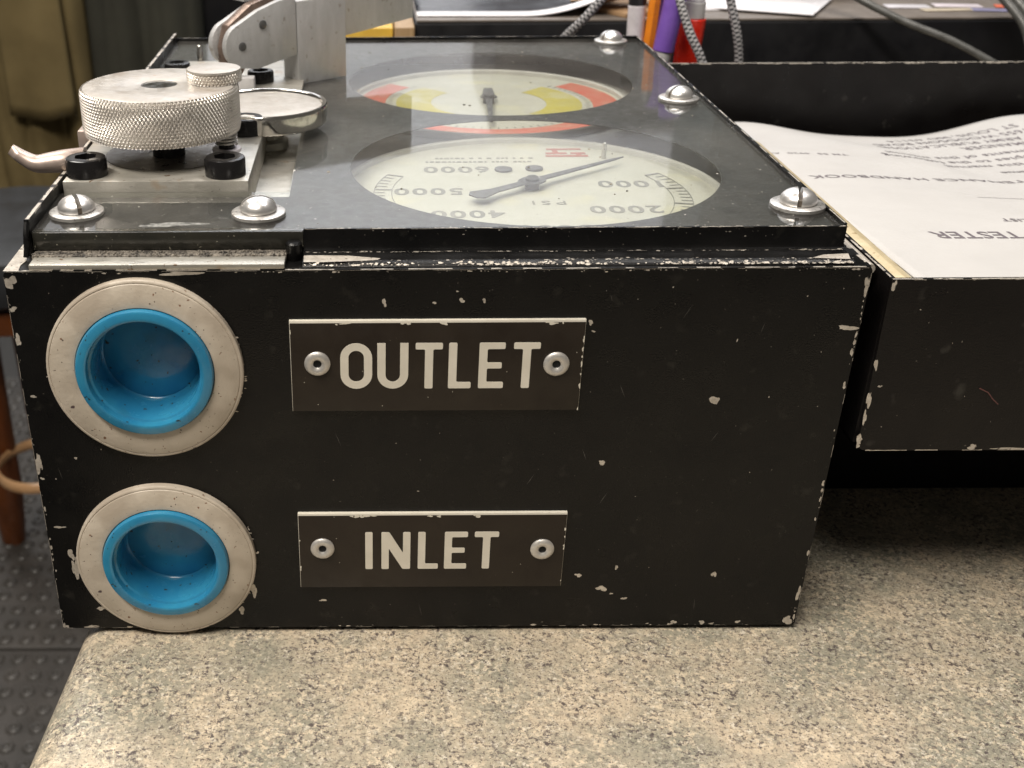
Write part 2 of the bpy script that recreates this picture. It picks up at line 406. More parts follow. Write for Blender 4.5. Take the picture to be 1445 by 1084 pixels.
# ------------------------------------------------------------------ wooden stool
st = thing('stool', (-42, 128, -90.1), 'orange brown wooden stool with a blue black padded seat on the rubber mat', 'stool')
MB().lathe([(.1, -36), (15.5, -36), (17.6, -34.5), (18, -31.5), (17.3, -28.6), (14, -27.3), (.1, -26.8)], (-41, 127, 0), n=48).build('seat', vinyl, st)
MB().lathe([(.1, -39.5), (14.8, -39.5), (15, -39), (15, -36.1), (.1, -36.1)], (-41, 126, 0), n=40).build('seat_rail', wood, st)
for (tx, ty, bx, by) in ((-46.8, 121, -52.6, 135.5), (-42.6, 131, -45.2, 141), (-35, 118, -30, 113), (-35, 132, -31, 138)):
    t = MB(); P = catmull([(tx, ty, -38), (tx*.75+bx*.25, ty*.75+by*.25, -52), (tx*.5+bx*.5, ty*.5+by*.5, -66), (tx*.3+bx*.7, ty*.3+by*.7, -78), (bx, by, -90)], 6)
    t.tube(P, (lambda k: (3.0-.9*max(0, k-.7)/.3, 2.0)), 14); t.build('leg', wood, st)
t = MB(); t.tube([(-41.4+6.9*math.cos(a), 124+7.4*math.sin(a), -67.6) for a in [k*2*math.pi/48 for k in range(49)]], (lambda k: (.35, .9)), 8); t.build('foot_ring', wood_edge, st)

# ------------------------------------------------------------------ black shelf behind, things on it
sh = MB(); sh.box(14.1, 110, 48, 74, -.18, 12.4, .12)
so = tag(sh.build('desk_riser', shelf_black), 'low black riser shelf standing on the counter behind the tester', 'shelf')
MB().box(14.2, 109.9, 48.2, 73.8, 12.44, 12.6, .05).build('top_board', shelf_top, so)
def sheet(name, pts_fn, nu, nv, mats, mfun=None, thick=.05, parent=None):
    vs = [pts_fn(i/nu, j/nv) for j in range(nv+1) for i in range(nu+1)]
    t = MB(); V = [t.bm.verts.new(v) for v in vs]
    for j in range(nv):
        for i in range(nu):
            a = j*(nu+1)+i; f = t.bm.faces.new([V[a], V[a+1], V[a+nu+2], V[a+nu+1]]); f.smooth = True
            f.material_index = mfun(i/nu, j/nv) if mfun else 0
    o = t.build(name, mats, parent, normals=False); md = o.modifiers.new('th', 'SOLIDIFY'); md.thickness = thick*S; md.offset = -1
    return o
def mag(u, v):
    x = 14.3+14.5*u; y = 49.3+9.5*v-.4*u
    z = 12.72+2.2*max(0, u-.5)**2*4+.02*v; return (x, y, z)
o = sheet('photo_print', mag, 24, 12, [white_sheet, dark_print], lambda u, v: 0 if (v < .1 or u > .93) else 1, .06)
tag(o, 'curling dark glossy print with a white border lying on the black shelf', 'print')
def env(x, y, w, h, rot, z=12.62, th=.12):
    t = MB(); m = Matrix.Translation((x, y, 0)) @ Matrix.Rotation(rot, 4, 'Z'); t.box(-w/2, w/2, -h/2, h/2, z, z+th, .03, mat=m); return t
tag(env(33.5, 55.5, 13, 9, .1).build('paper_sheet', white_sheet), 'white paper lying on the shelf right of the red marker', 'paper', 'loose papers on the black shelf')
tag(env(39.5, 53.4, 7.5, 8, -.5, 12.76, .08).build('paper_sheet', white_sheet), 'white paper with a pointed corner over the shelf edge right of the looped cord', 'paper', 'loose papers on the black shelf')
tag(env(29.5, 52.5, 6, 6, .5, 12.63, .3).build('envelope', kraft), 'brown kraft envelope on the shelf behind the marker pens', 'envelope')
t = MB(); t.tube(catmull([(25.5, 52, 13.1), (27.2, 51.2, 13.35), (29.5, 51.5, 13.9), (32, 52.5, 14.3)], 8), (lambda k: (1.2, .22)), 8)
tag(t.build('paper_bag', kraft), 'crumpled tan paper bag on the shelf left of the marker pens', 'bag')
t = MB()
t.lathe([(5.2, 0), (6.8, .1), (7, .5), (6.9, 2.9), (6.2, 3)], (41.5, 62, 12.62), n=40)
tag(t.build('round_tin', M('dark_bronze_tin', (.055, .035, .015), rough=.4)), 'dark bronze round tin at the top edge on the black shelf', 'tin')
for k, (x, y, ww, hh, a, colr, lb) in enumerate((
        (49.0, 52.4, 3.0, 1.4, -.1, (.60, .58, .62), 'pale grey card on the shelf left of the red striped card'),
        (52.6, 52.6, 3.2, 1.4, -.15, (.62, .56, .60), 'pinkish white card on the shelf beside the grey cable'),
        (51.2, 50.9, 3.6, 1.0, .05, (.50, .43, .33), 'cream card nearest the shelf edge'),
        (54.4, 50.6, 3.2, 1.2, -.2, (.20, .19, .30), 'blue grey card on the shelf by the cable bundle'),
        (56.4, 52.0, 2.6, 1.3, -.3, (.55, .12, .06), 'orange red card on the shelf by the cable bundle'))):
    tag(env(x, y, ww, hh, a, 12.63+.001*k, .05).build('card', M('card_stock', colr, rough=.5)), lb, 'card', 'small cards on the shelf')
# things left of the shelf, seen under the lever bar
tag(MB().box(9.4, 12.6, 46.5, 52, -.18, 12.4, .1).build('yellow_box', yellow_card), 'yellow carton standing behind the aluminium block', 'box')
tag(MB().box(12.7, 14.0, 45.5, 52, -.18, 12.6, .1).build('wooden_box', bamboo), 'tan wooden box end beside the yellow carton', 'box')

# ------------------------------------------------------------------ pens, cords
cup = thing('pen_cup', (28.6, 37.6, 0), 'black pen cup behind the tester holding the pens', 'cup')
MB().lathe([(3.2, -.18), (3.4, 0), (3.5, 11.2), (3.35, 11.2), (3.2, .5), (.1, .5)], (28.6, 37.6, 0), n=40, cap=False).build('body', black_cup, cup)
def stick(name, p0, p1, segs, label, cat):
    """segs: list of (t0,t1,r0,r1,material) along p0->p1"""
    p0 = Vector(p0); p1 = Vector(p1); d = p1-p0; q = d.to_track_quat('Z', 'Y').to_matrix().to_4x4(); Ld = d.length
    o = thing(name, p0, label, cat)
    for pn, t0, t1, r0, r1, n, mt in segs:
        b = MB(); h0, h1 = t0*Ld, t1*Ld; e = .04
        b.lathe([(r0-e, h0), (r0, h0+e), (r1, h1-e), (r1-e, h1)], p0, n=n, mat=q); b.build(pn, mt, o)
    return o
stick('marker', (26.9, 37.3, 2.0), (26.45, 37.2, 18), [('barrel', 0, .825, .38, .52, 20, p_white), ('cap', .826, 1, .52, .52, 20, p_black)], 'white marker with a black cap, leftmost in the pen cup', 'marker')
stick('pencil', (26.9, 36.9, 1.5), (27.55, 36.8, 19), [('barrel', 0, .95, .36, .36, 6, p_orange), ('tip', .951, 1, .34, .1, 12, p_black)], 'orange pencil between the white marker and the purple pen', 'pencil')
stick('highlighter', (26.9, 36.0, 4.0), (28.9, 36.2, 19.5), [('tip', .2, .568, .42, .52, 20, p_grey), ('barrel', .569, 1, .60, .66, 20, p_purple)], 'purple highlighter with a pale grey end leaning in the pen cup', 'highlighter')
stick('highlighter', (28.2, 38.4, 4.0), (28.4, 38.6, 19.5), [('barrel', .1, 1, .5, .5, 20, p_purple)], 'second purple highlighter half hidden behind the front purple one', 'highlighter')
stick('red_marker', (29.4, 37.4, 2.0), (30.05, 37.6, 17.5), [('barrel', 0, .80, .55, .78, 24, p_red), ('collar', .801, .86, .66, .62, 24, p_grey), ('cap', .861, 1, .55, .5, 24, white_sheet)], 'red marker with a pale collar, rightmost in the pen cup', 'marker')
def cord(name, pts, r, label, braid=True):
    P = catmull(pts, 1)
    P = catmull(P, 14)
    # even spacing
    seg = [P[0]]; step = .13 if braid else .5; acc = 0
    for a, b in zip(P, P[1:]):
        L_ = (b-a).length; t_ = step-acc
        while t_ < L_: seg.append(a.lerp(b, t_/L_)); t_ += step
        acc = L_-(t_-step)
    t = MB()
    if braid:
        t.tube(seg, lambda k: r*(1+.0*k), 12, mfun=lambda i, k: 1 if (i % 2 < 1) ^ (k % 4 < 2) else 0)
        o = t.build(name, [braid_a, braid_b])
    else: t.tube(seg, r*.85, 12); o = t.build(name, rubber_dark)
    return tag(o, label, 'cable')
cord('braided_cable', [(20, 46, .3), (21.5, 44.5, 6), (22.6, 42, 11.5), (24.2, 40.5, 14), (27.0, 41, 16.8), (31, 43, 18.5)], .27, 'black and white braided cable rising left of the marker pens')
cord('braided_cable', [(31.8, 34.2, 4), (30.7, 34.0, 10), (29.9, 34.3, 12.5), (29.0, 34.8, 14.3), (28.4, 36, 16.5), (29, 38, 18.5), (31, 37.6, 17.8), (31.7, 36.6, 15.5), (32.6, 36.4, 12.3), (32.9, 37, 8), (33, 38, .3)], .25, 'black and white braided cable looped in front of the red marker')
cord('grey_cable', [(40, 52, 16.5), (42.4, 47.5, 14.5), (45.4, 45.2, 13.0), (48.4, 43.5, 11.9), (51.2, 42, 10.5), (56, 41, 8), (60, 41, .4)], .28, 'thin grey cable sloping down across the black shelf front', False)
for k, (dx, lb) in enumerate(((0, 'left dark cable of the bundle at the right edge'), (.75, 'middle dark cable of the bundle at the right edge'), (1.5, 'right dark cable of the bundle at the right edge'))):
    cord('dark_cable', [(50.0+dx, 47, 16.5), (51.6+dx, 45, 14.4), (52.7+dx, 43, 12.5), (53.3+dx, 42, 9), (54+dx, 42, .5)], .33, lb, False)

# ------------------------------------------------------------------ THE TESTER
W_, H_, D_ = 26.0, 13.5, 32.5
T = thing('pressure_tester', (13, 16, 0), 'chipped black metal hydraulic tester box with OUTLET and INLET plates on the speckled counter', 'tester')
PO = [(3.97, 10.25, 3.06), (3.97, 3.00, 3.06)]         # ports: x, z, ring radius
# front panel with two round openings (built flat, then stood up: local y -> z)
t = holed_sheet([[(0.1, 0), (25.9, 0), (25.97, .03), (26, .1), (26, 13.4), (25.95, 13.5), (25.9, 13.52), (.1, 13.52), (.03, 13.47), (0, 13.4), (0, .1), (.03, .03)]]+[circle_loop(x, z, 2.35, 64) for x, z, r in PO], .16)
m = MB(); m.merge(t, Matrix(((1, 0, 0, 0), (0, 0, 1, 0), (0, 1, 0, 0), (0, 0, 0, 1)))); m.build('front_panel', black_paint, T)
m = MB()
m.box(0, .16, .16, D_, 0.02, 13.5); m.box(W_-.16, W_, .16, D_, 0.02, 13.5); m.box(.16, W_-.16, D_-.16, D_, 0.02, 13.5); m.box(.16, W_-.16, .16, D_-.16, .02, .2)
m.build('case_body', black_paint, T)
m = MB()
t = holed_sheet([[(.16, .16), (25.84, .16), (25.84, D_-.16), (.16, D_-.16)], [(.95, 1.7), (25.2, 1.7), (25.2, D_-1), (.95, D_-1)]], .12)
m.merge(t, Matrix.Translation((0, 0, 13.38))); m.build('top_ledge', black_paint, T)
for x, y in ((1.5, 2.2), (24.5, 2.2), (1.5, 30.3), (24.5, 30.3)):
    MB().lathe([(.9, -.195), (1.0, -.1), (1.0, .02)], (x, y, 0), n=24).build('rubber_foot', black_cup, T)
# rings and blue plugs
for i, (x, z, r) in enumerate(PO):
    rg = MB(); rg.lathe([(2.16, -.02), (2.16, .24), (2.18, .26), (r-.14, .26), (r-.125, .25), (r-.11, .225), (r-.10, .225), (r-.085, .24), (r-.04, .235), (r-.005, .20), (r, .10), (r, -.01)], (x, 0, z), '-y', 96, cap=False)
    ro = rg.build('port_ring', cream_paint, T, (x, 0, z)); ro['label'] = ('cream painted outlet ring with rust specks', 'cream painted inlet ring with rust specks')[i]
    pl = MB(); pl.lathe([(2.14, .0), (2.14, .34), (2.11, .42), (2.05, .45), (1.90, .45), (1.84, .46), (1.80, .44), (1.78, .36), (1.77, .22), (1.70, .18), (1.68, .10), (1.66, -.95), (1.62, -1.08), (1.56, -1.12), (1.50, -1.09), (.8, -1.04), (.02, -1.02)], (x, 0, z), '-y', 96, cap=False)
    po = pl.build('blue_plug', blue_plastic, ro, (x, 0, z)); po['label'] = ('blue plastic plug in the outlet', 'blue plastic plug in the inlet')[i]
# label plates -------------------------------------------------------
def rounded(pts, r=.035):
    out = []; n = len(pts)
    for k in range(n):
        p = Vector(pts[k]); a = (Vector(pts[k-1])-p); b = (Vector(pts[(k+1) % n])-p); rr = min(r, a.length*.4, b.length*.4)
        p1 = p+a.normalized()*rr; p2 = p+b.normalized()*rr
        out += [tuple(p1), tuple((p1+p2)/2*.5+p*.5), tuple(p2)]
    return out
def letter(ch, x0, x1, z0, z1, s):
    w = x1-x0; xm = (x0+x1)/2; zm = (z0+z1)/2; b = s*.86
    if ch == 'I': return [[(x0, z0), (x1, z0), (x1, z1), (x0, z1)]]
    if ch == 'T': return [[(xm-s/2, z0), (xm+s/2, z0), (xm+s/2, z1-b), (x1, z1-b), (x1, z1), (x0, z1), (x0, z1-b), (xm-s/2, z1-b)]]
    if ch == 'L': return [[(x0, z0), (x1, z0), (x1, z0+b), (x0+s, z0+b), (x0+s, z1), (x0, z1)]]
    if ch == 'E': return [[(x0, z0), (x1-.02, z0), (x1-.02, z0+b), (x0+s, z0+b), (x0+s, zm-b*.45), (x1-.09, zm-b*.45), (x1-.09, zm+b*.5), (x0+s, zm+b*.5), (x0+s, z1-b), (x1, z1-b), (x1, z1), (x0, z1)]]
    if ch == 'N': return [[(x0, z0), (x0+s, z0), (x0+s, z0+(z1-z0)*.56), (x1-s*1.05, z0), (x1, z0), (x1, z1), (x1-s, z1), (x1-s, z0+(z1-z0)*.44), (x0+s*1.05, z1), (x0, z1)]]
    R = w/2; n = 14
    if ch == 'U':
        o = [(x0, z1)]+[(xm-R*math.cos(a), z0+R-R*math.sin(a)) for a in [k*math.pi/n for k in range(n+1)]]+[(x1, z1), (x1-s, z1)]
        r = R-s; o += [(xm+r*math.cos(a), z0+R-r*math.sin(a)*1.05) for a in [k*math.pi/n for k in range(n+1)]]+[(x0+s, z1)]
        return [o]
    if ch == 'O':
        def st(r, zt, zb): return [(xm+r*math.cos(a), zt-R+r*math.sin(a)) for a in [k*math.pi/n for k in range(n+1)]]+[(xm-r*math.cos(a), zb+R-r*math.sin(a)) for a in [k*math.pi/n for k in range(n+1)]]
        return [st(R, z1, z0), st(R-s, z1, z0)]
XZ = Matrix(((1, 0, 0, 0), (0, 0, -1, 0), (0, 1, 0, 0), (0, 0, 0, 1)))   # flat (x,y,z) -> (x,-z,y)
def label_plate(x0, x1, z0, z1, letters, lz, s, rivets, lab, skew):
    b = MB(); b.box(x0, x1, -.13, -.002, z0, z1, .012)
    p = b.build('label_plate', plate_white, T, ((x0+x1)/2, 0, (z0+z1)/2)); p['label'] = lab
    b = MB(); b.box(x0+.015, x1-.015, -.165, -.131, z0+.015, z1-.075, .012); b.build('face_layer', plate_brown, p)
    rg = random.Random(int(z0*10)); sp_ = [(rg.uniform(x0+.3, x1-.3), z1-.075-rg.uniform(-.01, .03), rg.uniform(.06, .3), rg.uniform(.05, .14)) for _ in range(9)]
    sp_ += [(rg.choice((x0+.03, x1-.03)), rg.uniform(z0, z1), rg.uniform(.03, .08), rg.uniform(.06, .25)) for _ in range(8)]
    sp_ += [(rg.uniform(x0+.1, x1-.1), rg.uniform(z0+.1, z1-.1), .03, .03) for _ in range(9)]
    blob_part('laminate_chips', sp_, plate_white, p, lo=(x0+.01, z0+.01), hi=(x1-.01, z1-.02), y=-.1675, seed=int(z0))
    for ch, a, c in letters:
        m = MB(); lps = letter(ch, a, c, lz[0], lz[1], s)
        if ch not in 'OU': lps = [rounded(l, .045) for l in lps]
        m.merge(holed_sheet(lps, .012), Matrix.Translation((0, -.1662, 0)) @ XZ)
        m.build('letter', plate_white, p)
    for (rx, rz) in rivets:
        m = MB(); m.lathe([(.40, .0), (.405, .05), (.36, .10), (.26, .125), (.18, .10), (.13, .06)], (rx, -.165, rz), '-y', 32, cap=False)
        ro = m.build('rivet', rivet_metal, p, (rx, -.165, rz))
        m = MB(); m.lathe([(.135, .055), (.10, .02), (.01, .015)], (rx, -.165, rz), '-y', 20, cap=False); m.build('rivet_hole', dark_hole, p)
label_plate(8.50, 17.56, 8.80, 11.92, [('O', 10.04, 11.03), ('U', 11.19, 12.15), ('T', 12.37, 13.21), ('L', 13.40, 14.11), ('E', 14.34, 15.14), ('T', 15.40, 16.22)], (9.61, 11.18), .255, [(9.33, 10.50), (16.74, 10.45)], 'brown laminate plate engraved OUTLET', 0)
label_plate(8.52, 17.54, 1.86, 4.90, [('I', 10.77, 11.02), ('N', 11.32, 12.30), ('L', 12.56, 13.25), ('E', 13.46, 14.24), ('T', 14.47, 15.29)], (2.65, 4.17), .25, [(9.32, 3.53), (16.78, 3.46)], 'brown laminate plate engraved INLET', 0)

# cover frame (lip with outward flange) --------------------------------
m = MB()
prof = [(1.33, 14.36), (1.25, 14.36), (1.245, 13.80), (1.2, 13.71), (1.1, 13.67), (.55, 13.655), (.36, 13.64), (.24, 13.58), (.2, 13.525), (1.33, 13.525)]
m.prism(prof, (8.95, 0, 0), (0, 1, 0), (0, 0, 1), (25.52-8.95, 0, 0), bev=0)
m.box(25.46, 25.54, 1.335, 31.95, 13.52, 14.42)
m.box(.47, .62, 1.25, 31.95, 13.52, 14.70)
m.box(.625, 25.455, 31.87, 31.95, 13.52, 14.45)
m.tube(catmull([(.545, 1.3, 14.6), (.52, 1.1, 14.25), (.5, 1.02, 13.85), (.47, .95, 13.6)], 5), (lambda k: (.09, .09)), 8)
fr = m.build('cover_frame', black_paint, T, angle=30)
for f in fr.data.polygons: f.use_smooth = True
fr.data.set_sharp_from_angle(angle=rad(28))
# backing panel with gauge openings, clear cover
G1 = (16.89, 8.62, 6.59); G2 = (16.64, 22.57, 6.59)
cut = [(.65, 1.34), (25.45, 1.34), (25.45, 31.86), (.65, 31.86), (.65, 18.6), (8.28, 18.6), (8.28, 5.12), (.65, 5.12)]
m = MB(); m.merge(holed_sheet([cut, circle_loop(*G1), circle_loop(*G2)], .03), Matrix.Translation((0, 0, 14.10))); m.build('backing_panel', mask_black, T)
m = MB(); m.merge(holed_sheet([cut], .13), Matrix.Translation((0, 0, 14.17))); m.build('clear_cover', acrylic, T)
m = MB(); m.box(.66, 8.94, 1.22, 1.6, 13.72, 14.29, .02); m.box(.66, 8.27, 4.8, 5.11, 13.6, 14.09); m.build('cover_edge', acrylic_edge, T)
m = MB(); m.box(.78, 8.42, .03, .72, 13.53, 13.70, .03); o = m.build('edge_strip', alu, T); o['label'] = 'bright aluminium strip above the outlet ring'
# gritty sealant line
m = MB(); rng = random.Random(4)
for k in range(520):
    x = rng.uniform(.7, 8.4); y = rng.uniform(.66, 1.1); r = rng.uniform(.010, .040)
    m.lathe([(r, 0), (r*.8, r*.8), (r*.1, r)], (x, y, 13.72+rng.uniform(-.02, .03)), n=5, smooth=False)
o = m.build('sealant_grit', rough_gasket, T, ); o['kind'] = 'stuff'
MB().box(.7, 8.44, .725, 1.215, 13.5, 13.72, .03).build('sealant', rough_gasket, T)
MB().lathe([(.25, 13.52), (.25, 14.0), (.2, 14.05)], (8.66, 1.0, 0), n=16).build('corner_post', black_paint, T)

# gauges ---------------------------------------------------------------
def flat_part(name, bmx, mat_, parent, z, rot=0, ox=0, oy=0):
    m = MB(); m.merge(bmx, Matrix.Translation((ox, oy, z)) @ Matrix.Rotation(rot, 4, 'Z')); return m.build(name, mat_, parent)
def ring_sector(r0, r1, a0, a1, n=48):
    A = [rad(a0+(a1-a0)*k/n) for k in range(n+1)]
    return [(r1*math.cos(a), r1*math.sin(a)) for a in A]+[(r0*math.cos(a), r0*math.sin(a)) for a in reversed(A)]
def gauge(cx, cy, R, zc, label):
    m = MB(); m.lathe([(R+.02, 9.5), (R+.22, 9.6), (R+.22, zc+.16), (R+.12, zc+.22), (R+.02, zc+.16), (R, zc-.02)], (cx, cy, 0), n=96, cap=False)
    gz = m.build('gauge', grey_case, T, (cx, cy, zc)); gz['label'] = label
    m = MB(); m.lathe([(R, zc-.1), (R, zc), (.02, zc)], (cx, cy, 0), n=96); m.build('dial', dial_cream, gz)
    return gz
DZ = 13.20
g1 = gauge(16.85, 8.25, 6.82, DZ, 'near round gauge marked 1000 to 6000'); g1c = (16.85, 8.25)
g2 = gauge(16.6, 22.15, 6.30, DZ, 'far round gauge with red and yellow zones'); g2c = (16.6, 22.15)
m = MB(); m.merge(holed_sheet([[(1.2, 2.0), (24.9, 2.0), (24.9, 31.3), (9, 31.3), (9, 19.5), (8.5, 19.5), (8.5, 4.9), (1.2, 4.9)], circle_loop(16.85, 8.25, 7.0, 80), circle_loop(16.6, 22.15, 6.5, 80)], .1), Matrix.Translation((0, 0, 13.0)))
m.build('gauge_chassis', grey_case, T)
# near gauge scale
m = MB()
for r0, r1 in ((5.70, 5.735), (5.05, 5.08)): m.merge(holed_sheet([ring_sector(r0, r1, -205, 25, 120)], .006), Matrix.Translation((g1c[0], g1c[1], DZ+.012)))
for k in range(61):
    a = rad(-205+230*k/60); ln = .62 if k % 5 == 0 else .38; wd = .03 if k % 5 else .05
    ca, sa = math.cos(a), math.sin(a); r1 = 5.70; r0 = r1-ln
    pts = [(r0*ca-wd*sa, r0*sa+wd*ca), (r0*ca+wd*sa, r0*sa-wd*ca), (r1*ca+wd*sa, r1*sa-wd*ca), (r1*ca-wd*sa, r1*sa+wd*ca)]
    m.merge(holed_sheet([pts], .004), Matrix.Translation((g1c[0], g1c[1], DZ+.022)))
m.build('scale_marks', dial_ink, g1)
for s_, x, y in (('6000', 14.35, 11.35), ('5000', 13.15, 8.60), ('4000', 14.37, 6.02), ('1000', 20.75, 9.40), ('2000', 19.95, 6.45), ('3000', 17.2, 4.45)):
    flat_part('numeral', text_bm(s_, 1.08, .003, 1.08, 1.14, bold=.022), dial_ink, g1, DZ+.012, math.pi, x, y)
flat_part('unit_text', text_bm('PSI', .62, .003, 1.3, 1.4), dial_ink, g1, DZ+.012, math.pi, 17.35, 7.2)
m = MB(); rng = random.Random(9)
for row, y in enumerate((12.85, 12.35)):
    x = 13.6 if row == 0 else 13.2
    while x < 17.4:
        wd = rng.uniform(.08, .2); m.box(x, x+wd, y-.08, y+.08, DZ+.008, DZ+.014); x += wd+rng.choice((.06, .06, .2))
o = m.build('fine_print', dial_ink, g1); o['kind'] = 'stuff'
m = MB()
m.box(18.05, 19.75, 13.0, 13.25, DZ+.008, DZ+.016); m.box(18.1, 18.95, 13.4, 13.62, DZ+.008, DZ+.016); m.box(19.1, 19.7, 13.4, 13.62, DZ+.008, DZ+.016)
m.box(18.4, 18.62, 13.62, 14.0, DZ+.008, DZ+.016); m.box(19.3, 19.5, 13.25, 13.4, DZ+.008, DZ+.016); m.box(18.2, 19.6, 14.0, 14.2, DZ+.008, DZ+.016)
m.build('red_emblem', dial_brick, g1)
for x, y in ((16.15, 11.2), (17.35, 11.3)):
    m = MB(); m.lathe([(.34, DZ+.01), (.34, DZ+.08), (.2, DZ+.12), (.02, DZ+.12)], (x, y, 0), n=20); m.build('dial_screw', needle_mat, g1)
# needle: hub, blade, tail
nd = Vector((20.95-16.95, 11.95-8.85)).normalized(); nn = Vector((-nd.y, nd.x)); pc = Vector((16.95, 8.85))
def P2(a, b): return tuple(pc+nd*a+nn*b)
m = MB()
blade = [P2(5.0, 0), P2(4.4, .08), P2(.5, .17), P2(.35, .36), P2(0, .45), P2(-.35, .36), P2(-.6, .17), P2(-1.9, .2), P2(-2.7, .42), P2(-2.95, .2), P2(-2.95, -.2), P2(-2.7, -.42), P2(-1.9, -.2), P2(-.6, -.17), P2(-.35, -.36), P2(0, -.45), P2(.35, -.36), P2(.5, -.17), P2(4.4, -.08)]
m.merge(holed_sheet([blade], .05), Matrix.Translation((0, 0, 13.48)))
m.lathe([(.26, 13.2), (.26, 13.62), (.18, 13.68), (.02, 13.68)], (pc.x, pc.y, 0), n=24)
m.build('needle', needle_mat, g1)
m = MB(); m.lathe([(.10, DZ), (.08, DZ+.62), (.02, DZ+.66)], (20.3, 12.75, 0), n=12); m.build('stop_pin', washer_metal, g1)
# far gauge zones
flat_part('red_zone', holed_sheet([ring_sector(4.85, 6.1, -222, 42, 120)], .008), dial_ink_red, g2, DZ+.008, 0, *g2c)
flat_part('yellow_zone', holed_sheet([ring_sector(2.7, 4.35, -228, -128)], .008), dial_yellow, g2, DZ+.008, 0, *g2c)
flat_part('yellow_zone', holed_sheet([ring_sector(2.7, 4.35, -52, 48)], .008), dial_yellow, g2, DZ+.008, 0, *g2c)
m = MB()
for k in range(61):
    a = rad(-225+270*k/60); ln = .34 if k % 5 == 0 else .2; wd = .03
    ca, sa = math.cos(a), math.sin(a); r0 = 4.55; r1 = r0+ln
    m.merge(holed_sheet([[(r0*ca-wd*sa, r0*sa+wd*ca), (r0*ca+wd*sa, r0*sa-wd*ca), (r1*ca+wd*sa, r1*sa-wd*ca), (r1*ca-wd*sa, r1*sa+wd*ca)]], .004), Matrix.Translation((g2c[0], g2c[1], DZ+.018)))
m.build('scale_marks', dial_ink, g2)
m = MB(); m.merge(holed_sheet([[(-.07, 4.6), (.07, 4.6), (.16, .3), (.4, 0), (.3, -.4), (.2, -1.8), (-.2, -1.8), (-.3, -.4), (-.4, 0), (-.16, .3)]], .05), Matrix.Translation((g2c[0], g2c[1], 13.45)) @ Matrix.Rotation(rad(176), 4, 'Z'))
m.lathe([(.25, 13.2), (.25, 13.6), (.02, 13.64)], (g2c[0], g2c[1], 0), n=20); m.build('needle', needle_mat, g2)

# dome screws with washers on the clear cover ---------------------------
def dome_screw(x, y, slot, lean, lab):
    m = MB(); m.lathe([(.30, 0), (.86, 0), (.87, .03), (.86, .10), (.82, .125), (.30, .13)], (x, y, 14.302), n=40, cap=False)
    wz = m.build('washer', washer_metal, T, (x, y, 14.302)); wz['label'] = lab
    prof = [(.02, .0), (.55, .0), (.59, .05)]+[(.59*math.cos(a), .06+.42*math.sin(a)) for a in [k*math.pi/2/9 for k in range(1, 9)]]+[(.01, .46)]
    full = MB(); full.lathe(prof, (0, 0, 0), n=48); bmesh.ops.recalc_face_normals(full.bm, faces=full.bm.faces)
    t = MB(); hwid = .07; R2 = Matrix.Rotation(slot, 4, 'Z')
    for sg in (1, -1):
        h = full.bm.copy()
        g_ = bmesh.ops.bisect_plane(h, geom=list(h.verts)+list(h.edges)+list(h.faces), plane_co=(0, sg*hwid, 0), plane_no=(0, sg, 0), clear_inner=True)
        bmesh.ops.holes_fill(h, edges=[e for e in h.edges if e.is_boundary], sides=0)
        t.merge(h, Matrix.Translation((x, y, 14.43)) @ Matrix.Rotation(lean, 4, 'X') @ R2, 0, True)
    full.bm.free()
    t.box(-.52, .52, -hwid, hwid, .02, .20, m=1, mat=Matrix.Translation((x, y, 14.43)) @ R2)
    t.build('screw', [screw_metal, M('slot_brown', (.10, .08, .06), rough=.6)], wz, angle=50)  # slot floor in a darker brown than the screw
dome_screw(1.66, 2.98, rad(115), 0, 'washered dome screw at the front left corner, its slot burred')
dome_screw(7.46, 2.82, rad(10), 0, 'washered dome screw at the front between knob plate and gauge')
dome_screw(24.70, 3.35, rad(75), 0, 'washered dome screw at the front right corner')
dome_screw(24.38, 17.9, rad(30), 0, 'washered dome screw halfway along the right side')
dome_screw(23.90, 31.0, rad(30), 0, 'washered dome screw at the back right corner')

# knob assembly ----------------------------------------------------------
MB().box(.64, 8.26, 5.13, 18.58, 13.45, 13.60, .02).build('base_sheet', alu, T)
m = MB(); m.box(.72, 6.93, 5.18, 12.6, 13.61, 14.68, .035); bp = m.build('knob_plate', alu, T); bp['label'] = 'aluminium plate under the knurled knob'
m = MB(); m.lathe([(2.2, 14.682), (2.2, 14.70), (.7, 14.705)], (3.75, 8.5, 0), n=64, cap=False); m.build('plate_disc', M('darker_grey_metal', (.30, .28, .25), (.22, .20, .18), .35, metal=.7), bp)  # thin disc, darker grey than the plate, below the knob
def cap_screw(x, y, z, parent, r=.69, h=.62):
    hx = lambda a: .40*math.cos(math.pi/6)/math.cos(((a+.35) % (math.pi/3))-math.pi/6)
    m = MB(); m.lathe([(r, 0), (r*1.0, h-.09), (r-.03, h-.03), (r-.09, h), (.52, h)], (x, y, z), n=48, cap=False)
    m.lathe([(.52, h), (hx, h), (hx, h-.42), (.01, h-.44)], (x, y, z), n=48, cap=False, smooth=False)
    return m.build('cap_screw', black_oxide, parent, (x, y, z), 30)
for x, y in ((1.40, 5.98), (6.10, 5.93), (6.30, 11.3), (1.35, 11.3)): cap_screw(x, y, 14.685, bp)
